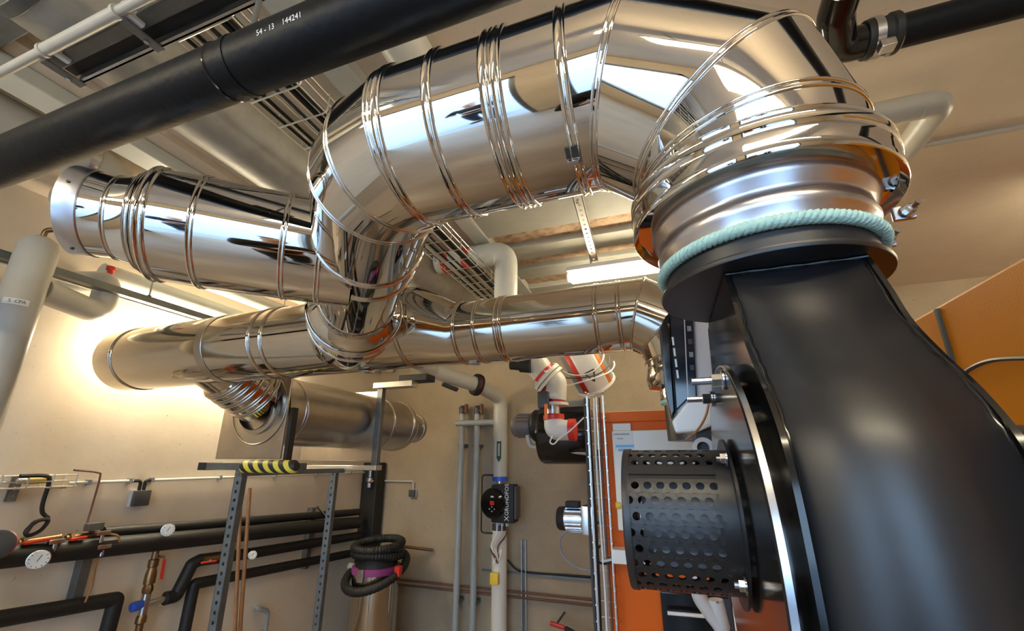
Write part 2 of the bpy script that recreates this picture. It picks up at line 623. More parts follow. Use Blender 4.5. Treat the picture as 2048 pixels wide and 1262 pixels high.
# braided mint rope
nb = 110
rope = MB()
for ph in (0, 2 * PI / 3, 4 * PI / 3):
    pts = []
    for i in range(nb * 5):
        a = 2 * PI * i / (nb * 5)
        tw = a * nb * .36 + ph
        rr = .1100 + .0042 * math.cos(tw)
        pts.append(W(FX + rr * math.cos(a), FY + rr * math.sin(a), .2165 + .0040 * math.sin(tw)))
    rope.sweep(pts, .0032, 6, closed=True)
rope.build('rope_seal', 'rope', near, smooth=60)
# first elbow
R1, t15 = .19, .19 * math.tan(math.radians(15))
v0 = Vector((FX, FY, .305))
v1 = Vector((FX, FY, .350))
v2 = Vector((.108, FY, .424))
v3 = Vector((-.013, FY, ZA))
# second elbow, 47 degrees in plan, into the slanting branch
corner = Vector((-.425, FY, ZA))
mj = Vector((-1.262, 1.45, .520))          # where the branch meets the collecting duct
dg = (mj - corner).normalized()
th = math.acos(max(-1, min(1, Vector((-1, 0, 0)).dot(dg))))
R2 = .24


def arc_vertices(c, d0, d1, R, nv):
    """polygon of a segmented bend with nv mitres"""
    ang = d0.angle(d1)
    T = R * math.tan(ang / 2)
    t = R * math.tan(ang / nv / 2)
    p = c - d0 * T + d0 * t
    ax = d0.cross(d1).normalized()
    out = [p.copy()]
    d = d0.copy()
    for i in range(nv - 1):
        d = Matrix.Rotation(ang / nv, 3, ax) @ d
        p = p + d * 2 * t
        out.append(p.copy())
    return out


av = arc_vertices(corner, Vector((-1, 0, 0)), dg, R2, 3)
endA = corner + dg * .86
path = [v0, v1, v2, v3] + av + [endA, corner + dg * 1.16]
path = [p + Vector((0, 0, H)) for p in path]
loops, dirs = mitre_loops(path, RA, 96)
names = ['elbow_segment'] * 3 + ['straight_section'] + ['elbow_segment'] * 2 + ['branch_section', 'branch_section']
for i in range(len(path) - 1):
    MB().rings([loops[i], loops[i + 1]], caps=False).build(names[i], 'steel', near, smooth=50)
for i in range(1, len(path) - 2):
    for s in (-1, 1):
        L = [p + (dirs[i] if s > 0 else dirs[i - 1]) * .004 * s for p in loops[i]]
        bead(near, L, .0019)
for x in (-.078, -.165, -.182, -.268, -.352):
    band(near, W(x, FY, ZA), (1, 0, 0), RA, h=.0042 if x in (-.165, -.182) else .0034, w=.007, n=96)
for t in (.30, .395):
    band(near, (corner + dg * t) + Vector((0, 0, H)), dg, RA, n=96)
# widened end of the branch where it joins the collecting duct
MB().lathe([(.80, RA), (.83, .150), (.86, .160), (1.20, .160)], corner + Vector((0, 0, H)), dg, 72, caps=False).build('branch_collar', 'steel', near, smooth=50)
for t in (.865, .90, .985):
    band(near, (corner + dg * t) + Vector((0, 0, H)), dg, .160, w=.010, h=.005)
# dark name plate and toggle latch beside a clamp ring
def on_run(px, py, y, z, r):          # where a line of sight meets a duct running along x
    d = ray(px, py)
    A_, B_, C_ = d.y ** 2 + d.z ** 2, -2 * (d.y * y + d.z * z), y * y + z * z - r * r
    t = (-B_ - math.sqrt(B_ * B_ - 4 * A_ * C_)) / (2 * A_)
    p = d * t
    n_ = Vector((0, p.y - y, p.z - z)).normalized()
    return p + Vector((0, 0, H)), n_


lp_, ln_ = on_run(1146, 303, FY, ZA, RA)
MB().obox(lp_ + ln_ * .001, (.010, 0, 0), ln_.cross(Vector((1, 0, 0))) * .008, ln_ * .0015).build('name_plate', 'print', near, smooth=0)
lp_, ln_ = on_run(1148, 322, FY, ZA, RA)
MB().obox(lp_ + ln_ * .002, (.008, 0, 0), ln_.cross(Vector((1, 0, 0))) * .004, ln_ * .003).build('latch', 'zinc', near, smooth=0, bevel=.0012)

# ---- stub with the flared end, standing off the branch
J = Vector((-.690, .835, .505))
ld = Vector((-math.cos(math.radians(42)), -math.sin(math.radians(42)), .006)).normalized()
stub = thing('duct_stub', 'polished steel duct stub with a stepped cone and a brushed collar at its open end', 'duct', J + ld * .4 + Vector((0, 0, H)))
JO = J + Vector((0, 0, H))
seg = lambda pr, nm_, m_='steel', sm=50: MB().lathe(pr, JO, ld, 96, caps=False).build(nm_, m_, stub, smooth=sm)
seg([(.04, .128), (.115, .1285)], 'neck_section')
seg([(.115, .1285), (.190, .1285)], 'neck_section')
seg([(.190, .1285), (.360, .1275)], 'straight_section')
seg([(.360, .1275), (.446, .1235)], 'straight_section')
seg([(.446, .1235), (.450, .118), (.460, .112), (.474, .104), (.512, .0915)], 'cone', sm=28)
seg([(.512, .0895), (.520, .0885), (.560, .0900)], 'end_section')
seg([(.556, .0905), (.558, .0925), (.590, .0940), (.592, .093), (.592, .086), (.560, .084)], 'end_collar', 'brushed', 40)
for t, r in ((.115, .1285), (.190, .1285), (.360, .1275)):
    band(stub, JO + ld * t, ld, r, w=.006, h=.003, n=96)
band(stub, JO + ld * .445, ld, .1235, w=.009, h=.005, n=96)
band(stub, JO + ld * .462, ld, .112, w=.006, h=.004, n=96)
band(stub, JO + ld * .474, ld, .1055, w=.005, h=.003, n=96)
band(stub, JO + ld * .516, ld, .0892, w=.005, h=.003, n=96)
for a in (100, 190, 290):
    d, u, w_ = basis(ld)
    nrm = u * math.cos(math.radians(a)) + w_ * math.sin(math.radians(a))
    MB().lathe([(0, .0035), (.002, .003), (.0022, .001)], JO + ld * .575 + nrm * .0930, nrm, 12).build('rivet', 'print', stub)
pt = JO + ld * .155 + Vector((0, 0, .129))
MB().bar(pt - ld * .004, pt + ld * .022 + Vector((0, 0, .004)), .008, .006).build('pipe_stub', 'zinc', stub)

# ---- collecting duct and the far run above the second boiler
coll = thing('collecting_duct', 'long polished steel collecting duct that takes the branches and narrows towards the second boiler', 'duct', W(-1.5, 1.45, .53))
RM, ZM, R2F, ZF = .165, .530, .123, .484
xs = [-2.74, -2.60, -1.98, -1.67, -1.60, -.93]
nm = ['end_section', 'straight_section', 'straight_section', 'tee_section', 'tee_section']
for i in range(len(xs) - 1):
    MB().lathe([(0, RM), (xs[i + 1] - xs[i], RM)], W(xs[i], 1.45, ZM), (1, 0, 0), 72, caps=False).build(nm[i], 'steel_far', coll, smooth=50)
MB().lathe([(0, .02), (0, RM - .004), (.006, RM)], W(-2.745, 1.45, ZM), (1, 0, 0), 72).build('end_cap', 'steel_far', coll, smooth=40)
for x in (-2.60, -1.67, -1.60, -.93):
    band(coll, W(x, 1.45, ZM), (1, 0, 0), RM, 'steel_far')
MB().lathe([(0, RM + .001), (.002, RM + .003), (.046, RM + .003), (.048, RM + .001)], W(-2.0, 1.45, ZM), (1, 0, 0), 72, caps=False).build('flat_strap', 'steel_dull', coll)
# eccentric reducer, flat along the bottom
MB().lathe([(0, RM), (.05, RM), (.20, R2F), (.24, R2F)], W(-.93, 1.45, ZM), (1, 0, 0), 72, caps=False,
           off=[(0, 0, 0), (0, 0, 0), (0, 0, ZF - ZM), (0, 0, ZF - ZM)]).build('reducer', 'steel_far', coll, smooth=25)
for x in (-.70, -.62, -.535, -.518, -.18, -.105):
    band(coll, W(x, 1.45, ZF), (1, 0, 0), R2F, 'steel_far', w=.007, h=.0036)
q = [Vector((-.70, 1.45, ZF)), Vector((-.045, 1.45, ZF)), Vector((.055, 1.45, ZF - .06)), Vector((.085, 1.45, ZF - .16)), Vector((.085, 1.45, .27))]
q = [p + Vector((0, 0, H)) for p in q]
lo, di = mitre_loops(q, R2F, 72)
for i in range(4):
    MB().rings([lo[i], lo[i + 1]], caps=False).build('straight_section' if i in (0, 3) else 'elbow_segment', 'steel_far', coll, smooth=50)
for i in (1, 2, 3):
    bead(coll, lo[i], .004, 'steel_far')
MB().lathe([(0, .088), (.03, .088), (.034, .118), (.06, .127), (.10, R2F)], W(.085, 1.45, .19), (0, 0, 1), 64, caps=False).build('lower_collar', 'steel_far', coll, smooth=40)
# branch going back into the silencer
b0_ = W(-2.13, 1.45, .50)
bd = (W(-2.11, 1.775, .335) - b0_).normalized()
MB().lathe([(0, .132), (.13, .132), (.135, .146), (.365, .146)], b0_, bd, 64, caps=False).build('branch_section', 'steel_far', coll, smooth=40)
for t in (.15, .19, .23, .28, .32):
    band(coll, b0_ + bd * t, bd, .146, 'steel_dull', w=.010, h=.006)
for x in (-1.15, -.66):
    MB().obox(W(x, 1.45, ZM - RM - .006), (.016, 0, 0), (0, .02, 0), (0, 0, .004)).build('drain_plate', 'zinc', coll, smooth=0)

# ---- silencer drum on its frame of perforated posts
sil = thing('silencer_drum', 'dull steel silencer drum lying between two square mounting plates', 'silencer', W(-2.11, 2.4, .08))
NX, NZ, NR = -2.11, .28, .195
MB().lathe([(0, NR), (1.30, NR)], W(NX, 1.80, NZ), (0, 1, 0), 64, caps=False).build('drum_body', 'steel_dull', sil, smooth=50)
MB().lathe([(1.30, NR), (1.36, .17), (1.40, .115), (1.55, .115)], W(NX, 1.80, NZ), (0, 1, 0), 64, caps=False).build('end_cone', 'steel_dull', sil, smooth=40)
MB().lathe([(1.53, .115), (1.535, .125), (1.57, .125)], W(NX, 1.80, NZ), (0, 1, 0), 48).build('end_flange', 'steel_dull', sil)
for y in (1.92, 2.78, 3.05):
    band(sil, W(NX, y, NZ), (0, 1, 0), NR, 'steel_dull', w=.01, h=.006)
MB().box((NX - .27, 1.775, at(500, 918, y=1.78).z), W(NX + .20, 1.787, NZ + .20)).build('mounting_plate', 'steel_dull', sil, smooth=0, bevel=.003)
MB().box((at(604, 900, y=2.54).x, 2.53, at(680, 922, y=2.54).z), (at(753, 850, y=2.54).x, 2.545, NZ + H + .20)).build('mounting_plate', 'steel_dull', sil, smooth=0, bevel=.003)
bead(sil, [W(NX + .195 * math.cos(2 * PI * i / 64), 1.772, NZ + .195 * math.sin(2 * PI * i / 64)) for i in range(64)], .004, 'steel_dull')
MB().lathe([(0, .12), (.014, .12), (.018, .14), (.03, .14)], W(NX, 1.745, NZ), (0, 1, 0), 48, caps=False).build('inlet_ring', 'steel_dull', sil)

# ---- the black fan at the right
fan = thing('flue_fan', 'black powder-coated centrifugal flue fan with a wide scroll housing and round outlet flange', 'fan', W(.135, .5, -.27))
X0, X1 = .074, .195
CY, CZ = .502, -.080
front = [(.452, .184), (.433, .149), (.4165, .115), (.389, .080), (.363, .051), (.3415, .017), (.3315, -.021), (.3275, -.057)]
fr2 = curve([(0, a, b) for a, b in front], 5)
prof = [(p.y, p.z) for p in fr2]
for i in range(1, 44):
    a = math.radians(173 + 200 * i / 43)
    R = .1755 + .006 * math.sin((a - PI) * .9)
    prof.append((CY + R * math.cos(a), CZ + R * math.sin(a)))
prof += [(.668, .10), (.640, .184)]


def off_prof(p, d):
    out = []
    n = len(p)
    for i in range(n):
        a, b = Vector(p[i - 1] if i else p[0]), Vector(p[(i + 1) % n] if i < n - 1 else p[-1])
        t = (b - a).normalized()
        out.append((p[i][0] - t.y * -d * -1, p[i][1] + t.x * d * -1))
    return out


outer = off_prof(prof, .006)
if sum((Vector(o) - Vector((CY, CZ))).length for o in outer) < sum((Vector(o) - Vector((CY, CZ))).length for o in prof):
    outer = off_prof(prof, -.006)
wr = MB()
wr.add([W(x, y, z) for y, z in prof for x in (X0 + .002, X1 - .002)], [(2 * i, 2 * i + 1, 2 * i + 3, 2 * i + 2) for i in range(len(prof) - 1)])
wr.build('scroll_wrap', 'black', fan, smooth=40, solid=.003)
for x in (X0 - .001, X1 - .003):
    MB().prism([W(x, y, z) for y, z in outer], (.004, 0, 0)).build('side_plate', 'black_gloss', fan, smooth=20)
for x in (X0 + .0045, X1 - .0045):
    wp = []
    for i, (y, z) in enumerate(off_prof(prof, .001 if outer[5][0] < prof[5][0] else -.001)[:60]):
        wp.append(W(x + .0006 * math.sin(i * 2.3), y, z))
    MB().sweep(wp, .0026, 7).build('weld_seam', 'black_gloss', fan, smooth=60)
MB().sweep([W(X0 + (X1 - X0) * i / 12, .4515 + .001 * math.sin(i * 2), .184) for i in range(13)], .003, 7).build('weld_seam', 'black_gloss', fan, smooth=60)
MB().box(W(X0, .452, .150), W(X1, .640, .188)).build('outlet_neck', 'black', fan, smooth=0)
MB().lathe([(0, .06), (0, .1135), (.003, .1145), (.006, .1135), (.007, .1065), (.0275, .1060), (.030, .098)], W(FX, FY, .186), (0, 0, 1), 96).build('outlet_flange', 'black', fan, smooth=40)
# motor plate, a disc with a bright turned rim
MB().lathe([(0, .1), (0, .1735), (.0010, .1745)], W(.0585, CY, CZ), (1, 0, 0), 128).build('motor_plate', 'black_gloss', fan, smooth=30)
MB().lathe([(0, .1700), (.0, .1765), (.0045, .1765), (.0045, .1700)], W(.0595, CY, CZ), (1, 0, 0), 128, caps=False).build('plate_rim', 'zinc', fan, smooth=30)
MB().lathe([(0, .160), (.012, .160)], W(.064, CY, CZ), (1, 0, 0), 64).build('spacer_ring', 'black_gloss', fan)
for a in (110, 22, 68, 250, 295, 340):
    a = math.radians(a)
    p = W(.058, CY + .164 * math.cos(a), CZ + .164 * math.sin(a))
    bb = bolt(fan, p, (-1, 0, 0), .0065, .009, .028)
# motor with its perforated guard
GY, GZ, GR = .497, -.055, .0655
gx0, gx1 = -.040, .054
nrow = 30
rows = []
t0 = math.radians(-180)
strip_row = 27
for j in range(nrow):
    rows.append((t0 + 2 * PI * j / nrow, t0 + 2 * PI * (j + 1) / nrow, False))
fn = lambda s, t: W(s, GY + GR * math.cos(t), GZ + GR * math.sin(t))
rows = [(a, b, abs((a + b) / 2 - math.radians(136)) < math.radians(7) or abs((a + b) / 2 - math.radians(-44)) < math.radians(7)) for a, b, _ in rows]
gd = perforated(fn, rows, gx0, gx1 - .014, .0114, .0037 / GR, 7, .0037, 12)
guard = gd.build('motor_guard', 'black', fan, smooth=0, solid=.0016)
MB().lathe([(0, GR + .0004), (.014, GR + .0004)], W(gx1 - .014, GY, GZ), (1, 0, 0), 64, caps=False).build('guard_collar', 'black', guard)
MB().lathe([(0, .01), (0, GR + .001), (.0015, GR + .002), (.007, GR + .002), (.007, GR - .002)], W(gx0 - .004, GY, GZ), (1, 0, 0), 64).build('guard_end', 'black', guard)
MB().lathe([(0, GR), (0, GR + .011), (.0025, GR + .011), (.0025, GR)], W(gx1 - .001, GY, GZ), (1, 0, 0), 64, caps=False).build('guard_flange', 'black', guard)
MB().bar(W(gx0 + .002, GY + (GR + .0012) * math.cos(math.radians(136)), GZ + (GR + .0012) * math.sin(math.radians(136))),
         W(gx1 - .014, GY + (GR + .0012) * math.cos(math.radians(136)), GZ + (GR + .0012) * math.sin(math.radians(136))), .010, .001,
         up=(0, math.cos(math.radians(136)), math.sin(math.radians(136)))).build('cover_strip', 'black', guard, smooth=0)
for a in (128, 218, 30, 310):
    a = math.radians(a)
    bolt(guard, W(gx1 - .002, GY + (GR + .007) * math.cos(a), GZ + (GR + .007) * math.sin(a)), (-1, 0, 0), .005, .004, .009)
mo = MB().lathe([(0, .012), (0, .040), (.01, .044), (.085, .044)], W(gx0 + .012, GY, GZ), (1, 0, 0), 48).build('motor', 'midgrey', fan)
for i in range(20):
    a = 2 * PI * i / 20
    MB().bar(W(gx0 + .02, GY + .046 * math.cos(a), GZ + .046 * math.sin(a)), W(gx1, GY + .046 * math.cos(a), GZ + .046 * math.sin(a)), .002, .006,
             up=(0, math.cos(a), math.sin(a))).build('cooling_fin', 'lightgrey', mo, smooth=0)
MB().lathe([(0, .105), (.02, .11), (.30, .11)], W(X1, CY, CZ), (1, 0, 0), 64).build('inlet_spigot', 'black', fan)
MB().lathe([(0, .135), (.02, .135)], W(.36, CY, CZ), (1, 0, 0), 64).build('inlet_flange', 'black', fan)
MB().box(W(.10, .40, -.40), W(.18, .62, -.255)).build('foot_bracket', 'black', fan, smooth=0)
MB().box((.09, .38, 0), W(.19, .64, -.40)).build('stand', 'black', fan, smooth=0, bevel=.004)

# ---- near boiler with the amber hood
b1 = thing('boiler', 'amber orange boiler with a tall side panel right behind the black fan', 'boiler', (1.2, .8, 0))
MB().box((.50, .22, .05), W(1.95, 1.42, .275)).build('body', 'orange_warm', b1, smooth=0, bevel=.004)
MB().box((.56, .26, 0), (1.9, 1.38, .05)).build('plinth', 'darkgrey', b1, smooth=0)
MB().box(W(.515, .235, .274), W(1.94, 1.405, .281)).build('added_bounce_cover', 'pvc', b1, smooth=0, bevel=.002)  # unseen grey cover added to keep orange bounce off the ceiling
MB().box(W(.494, .955, -.9), W(.4995, .962, .27)).build('panel_joint', 'darkgrey', b1, smooth=0)
MB().sweep(curve([W(.494, 1.0, .120), W(.490, .90, .148), W(.490, .81, .143), W(.492, .66, .10), W(.494, .5, .02)]), .0035, 6).build('cable', 'darkgrey', b1)

# ---- second boiler
b2 = thing('boiler_cabinet', 'bright orange boiler cabinet with a white control panel on its front', 'boiler', (.5, 2.4, 0))
BX, BY, BT = -.246, 1.76, .188
MB().box((BX, BY, .06), W(1.35, 3.0, BT - .012)).build('body', 'orange', b2, smooth=0, bevel=.004)
MB().box(W(BX - .004, BY - .010, BT - .040), W(1.354, 3.004, BT)).build('top_rim', 'orange', b2, smooth=0, bevel=.004)
MB().box(W(BX + .03, BY + .03, BT - .002), W(1.33, 2.97, BT + .006)).build('added_bounce_cover', 'pvc', b2, smooth=0, bevel=.002)  # unseen grey sheet added against orange bounce from the cabinet top
MB().box((BX + .05, BY + .05, 0), (1.3, 2.95, .06)).build('plinth', 'darkgrey', b2, smooth=0)
pa, pb = at(1224, 862, y=1.71), at(1380, 1068, y=1.71)
pn = MB().box((pa.x, 1.700, pb.z), (.16, BY, pa.z)).build('control_panel', 'white', b2, smooth=0, bevel=.006)
MB().box((pa.x + .004, 1.697, pa.z - .072), (pa.x + .075, 1.701, pa.z - .004)).build('paper_label', 'paper', pn, smooth=0)
MB().box((pa.x + .0, 1.745, pa.z + .003), (pa.x + .068, BY - .001, pa.z + .030)).build('paper_label', 'paper', pn, smooth=0)
text(pn, 'HARGASSNER', (pa.x + .036, 1.696, pa.z - .014), (1, 0, 0), (0, 0, 1), .0095, 'print')
text(pn, 'ENERGIE', (pa.x + .030, 1.696, pa.z - .030), (1, 0, 0), (0, 0, 1), .006, 'print')
MB().box((pa.x + .012, 1.6965, pa.z - .062), (pa.x + .078, 1.701, pa.z - .053)).build('blue_sticker', 'blue_tape', pn, smooth=0)
MB().box((pa.x + .020, 1.6965, pa.z - .076), (pa.x + .070, 1.701, pa.z - .067)).build('blue_sticker', 'blue_tape', pn, smooth=0)
MB().lathe([(0, .012), (.014, .012), (.016, .010)], (pa.x + .012, 1.70, pb.z + .085), (-1, -.2, 0), 20).build('yellow_switch', 'yellow', pn)
ja, jb = at(1224, 1098, y=1.70), at(1300, 1132, y=1.70)
MB().box((ja.x, 1.690, jb.z), (jb.x, BY, ja.z)).build('junction_box', 'white_plastic', b2, smooth=0, bevel=.004)
ha, hb = at(1320, 1182, y=1.74), at(1560, 1262, y=1.74)
MB().box((ha.x, 1.735, hb.z - .15), (hb.x, BY, ha.z)).build('ash_hatch', 'black_gloss', b2, smooth=0, bevel=.004)
MB().tube(at(1335, 1226, y=1.70), at(1450, 1236, y=1.70), .006).build('hatch_rod', 'white_plastic', b2)
for px, py in ((1222, 851), (1204, 910), (1216, 980)):
    MB().lathe([(0, .006), (.003, .005)], at(px, py, y=BY - .001), (0, -1, 0), 10).build('screw', 'orange', b2)
# its own small flue fan under the far duct
f2 = thing('small_flue_fan', 'second black flue fan under the far duct with a mint rope seal at its neck', 'fan', W(.085, 1.45, -.1))
MB().lathe([(0, .078), (.11, .078), (.115, .088), (.13, .088)], W(.085, 1.45, .06), (0, 0, 1), 48).build('outlet_neck', 'black', f2)
MB().lathe([(0, .080), (.006, .090), (.014, .090), (.02, .080)], W(.085, 1.45, .168), (0, 0, 1), 48).build('rope_seal', 'rope', f2)
MB().lathe([(0, .02), (0, .15), (.12, .15), (.12, .02)], W(.10, 1.45, -.05), (1, 0, 0), 48).build('scroll_housing', 'black', f2)
MB().box(W(.14, 1.42, -.12), W(.2, BY, -.06)).build('mount_arm', 'black', f2, smooth=0)

# ================================================================ LIGHTS
def lamp(x0, x1, y, zt, label, drop=.05):
    t = thing('fluorescent_light', label, 'light', W((x0 + x1) / 2, y, zt - .09), 'fluorescent ceiling lights')
    MB().box(W(x0, y - .045, zt - .03), W(x1, y + .045, zt)).build('housing', 'lightgrey', t, smooth=0, bevel=.006)
    d = MB().sweep([W(x0 + .012, y, zt - .06)] + [W(x0 + .03 + (x1 - x0 - .06) * i / 6, y, zt - .06) for i in range(7)] + [W(x1 - .012, y, zt - .06)],
                   [.022] + [.040] * 7 + [.022], 20).build('diffuser', 'tube', t, smooth=60)
    for x in (x0, x1):
        s = 1 if x == x1 else -1
        MB().lathe([(0, .030), (.012, .030), (.016, .022)], W(x - s * .012, y, zt - .055), (s, 0, 0), 20).build('end_cap', 'lightgrey', t)
    for x in (x0 + .15, x1 - .15):
        MB().tube(W(x, y, zt), W(x, y, ZC), .006, n=8).build('hanger', 'zinc', t)
    return t


lamp(-.485, .72, 2.44, 1.165, 'lit fluorescent batten hanging under the grey ceiling ribs')
l2 = thing('fluorescent_light', 'lit fluorescent batten fixed along the left wall behind the collecting duct', 'light', W(-2.86, 1.8, .63), 'fluorescent ceiling lights')
MB().box(W(-2.95, 1.43, .60), W(-2.90, 2.65, .69)).build('housing', 'lightgrey', l2, smooth=0, bevel=.006)
MB().sweep([W(-2.865, 1.40, .645), W(-2.865, 1.44, .645), W(-2.865, 2.62, .645), W(-2.865, 2.66, .645)], [.028, .04, .04, .028], 20).build('diffuser', 'tube_wall', l2, smooth=60)
lamp(-.10, 1.15, -.55, 1.18, 'lit fluorescent batten on the ceiling above the gap between fan and gateway')
lamp(-2.2, -.95, -.75, 1.02, 'lit fluorescent batten on the ceiling towards the left gateway')

lamp(1.95, 3.12, 2.35, 1.20, 'lit fluorescent batten hanging under the ceiling near the right wall')

# ================================================================ CEILING SERVICES
# ---- big black pipe with stencilled number
bp = thing('black_pipe', 'thick black pipe with stencilled white numbers crossing under the ceiling', 'pipe', W(-.8, .4, .63))
BPY, BPZ, BPR = .400, .680, .0477
MB().sweep([W(XL, BPY, BPZ), W(-.9, BPY, BPZ), W(1.3, BPY, BPZ)], BPR, 40).build('pipe_run', 'black_pipe', bp, smooth=60)
cx0 = at(440, 130, y=.385).x
MB().lathe([(0, BPR), (.001, BPR + .002), (.003, BPR + .002), (.004, BPR)], W(cx0, BPY, BPZ), (1, 0, 0), 40, caps=False).build('joint_ring', 'black_gloss', bp)
for dx in (.04, .62):
    MB().lathe([(0, BPR + .0005), (0, BPR + .0015), (.012, BPR + .0015), (.012, BPR + .0005)], W(cx0 - .005 + dx, BPY, BPZ), (1, 0, 0), 40, caps=False).build('pipe_clamp', 'black_pipe', bp)
    MB().tube(W(cx0 + dx, BPY, BPZ + BPR), W(cx0 + dx, BPY, .986), .005, n=8).build('hanger_rod', 'zinc_dark', bp)
MB().bar(W(cx0 - .04, BPY + .02, BPZ + BPR + .006), W(cx0 + .08, BPY + .02, BPZ + BPR + .006), .03, .012).build('support_bar', 'darkgrey', bp, smooth=0)
tv = (ray(575, 28)).normalized()
ta = at(527, 45, y=.37)
ua = at(640, 0, y=.37)
tmid = (ta + ua) / 2
dirn = Vector((0, -1.0, -.35)).normalized()
text(bp, '54 - 13    144241', Vector((tmid.x, BPY, BPZ + H)) + Vector((0, -.85, -.25)).normalized() * BPR, (1, 0, 0), (0, -.2, 1), .0135, 'print_white', wrap=(Vector((tmid.x, BPY, BPZ + H)), BPR))

# ---- thin black pipe at the right with its coupling
rp = thing('black_pipe', 'slimmer black drain pipe with a screwed coupling, to the right of the steel elbow', 'pipe', W(1.2, 1.204, 1.1))
MB().sweep([W(.66, 1.204, 1.15), W(2.6, 1.204, 1.15)], .043, 32).build('pipe_run', 'black_pipe', rp)
MB().lathe([(0, .050), (.012, .052), (.02, .049), (.055, .049), (.06, .054), (.075, .054), (.08, .05)], W(.64, 1.204, 1.15), (1, 0, 0), 32).build('rubber_sleeve', 'black_matt', rp)
MB().lathe([(0, .051), (0, .0545), (.02, .0545), (.02, .051)], W(.655, 1.204, 1.15), (1, 0, 0), 32, caps=False).build('clamp_band', 'zinc', rp)
MB().box(W(.655, 1.16, 1.075), W(.69, 1.19, 1.10)).build('clamp_screw', 'zinc', rp, smooth=0, bevel=.003)
MB().sweep(fillet([W(.66, 1.204, 1.15), W(.58, 1.204, 1.15), W(.545, 1.10, 1.16), W(.545, 1.02, 1.17)], .06), .044, 32).build('bend', 'black_gloss', rp)
MB().lathe([(0, .05), (.01, .056), (.03, .056), (.034, .03)], W(.545, 1.03, 1.17), (0, -1, .1), 32).build('end_cap', 'black_gloss', rp)
for x in (1.2, 2.2):
    MB().tube(W(x, 1.204, 1.19), W(x, 1.204, ZC), .006, n=8).build('hanger_rod', 'zinc_dark', rp)

# ---- grey jacketed pipe with a bend, right
gp = thing('jacketed_pipe', 'grey jacketed pipe turning a tight bend under the ceiling on the right', 'pipe', W(.9, 1.65, 1.2))
ga, gb = at(1885, 203, z=1.24), at(1812, 286, z=1.24)
MB().sweep(fillet([W(.25, ga.y, 1.24), Vector((ga.x, ga.y, 1.24 + H)), W(ga.x, 3.9, 1.24)], .055, 8), .046, 28).build('pipe_run', 'pvc', gp, smooth=60)
MB().lathe([(0, .0465), (.002, .0475), (.004, .0465)], W(ga.x - .07, ga.y, 1.24), (1, 0, 0), 28, caps=False).build('jacket_joint', 'pvc', gp)
MB().tube(W(.5, ga.y, 1.28), W(.5, ga.y, ZC), .006, n=8).build('hanger_rod', 'zinc', gp)
# ---- conduit on the ceiling, right
cd = thing('ceiling_conduit', 'thin grey conduit clipped to the ceiling on the right', 'conduit', W(1.4, 2.035, 1.3))
MB().tube(W(.98, 2.035, 1.312), W(2.6, 2.035, 1.312), .011, n=12).build('conduit_run', 'pvc', cd)
MB().tube(W(1.155, 2.035, 1.312), W(1.165, 2.035, 1.312), .016, n=12).build('clip', 'pvc', cd)

# ---- wide dusty insulated duct along the ceiling
bd_ = thing('insulated_duct', 'wide dusty grey insulated duct running along the ceiling beside the cable tray', 'duct', W(-1.42, 2, 1.05))
MB().sweep([W(-1.395, -1.2 + i * .5, 1.19) for i in range(11)], .136, 40).build('duct_jacket', 'pvc_dusty', bd_, smooth=60)
for y in (.3, 1.6, 2.9):
    MB().lathe([(0, .1365), (.002, .139), (.03, .139), (.032, .1365)], W(-1.395, y, 1.19), (0, 1, 0), 40, caps=False).build('strap', 'zinc_dark', bd_)
# ---- pale trunking on the ceiling
MBt = MB().box(W(-.99, -1.2, 1.272), W(-.89, YF - .05, ZC)).build('cable_trunking', 'pvc_light', smooth=0, bevel=.006)
tag(MBt, 'pale grey flat trunking along the ceiling beside the wire cable tray', 'trunking')


# ---- wire cable trays
def wire_tray(name, label, p0, p1, side, up, width, height, pitch, nlong=4, r=.0028, group=None, mtl='wire'):
    p0, p1, side, up = Vector(p0), Vector(p1), Vector(side).normalized(), Vector(up).normalized()
    t = thing(name, label, 'cable tray', p0, group)
    d = (p1 - p0).normalized()
    L = (p1 - p0).length
    for i in range(nlong):
        o = side * (width * i / (nlong - 1) - width / 2)
        MB().tube(p0 + o, p1 + o, r, n=6).build('long_wire', mtl, t)
    for s in (-1, 1):
        for h in (.5, 1.0):
            MB().tube(p0 + side * s * (width / 2 + .004) + up * height * h, p1 + side * s * (width / 2 + .004) + up * height * h, r, n=6).build('long_wire', mtl, t)
    n = int(L / pitch)
    first = None
    for i in range(n + 1):
        c = p0 + d * (pitch * i + pitch * .3)
        if first is None:
            pts = fillet([c - side * (width / 2 + .007) + up * height * 1.1, c - side * (width / 2 + .007) - up * .004, c + side * (width / 2 + .007) - up * .004, c + side * (width / 2 + .007) + up * height * 1.1], .02, 4)
            first = MB().sweep(pts, r, 6).build('cross_wire', mtl, t)
        else:
            k = first.copy()
            COL.objects.link(k)
            k.location = first.location + d * pitch * i
    return t


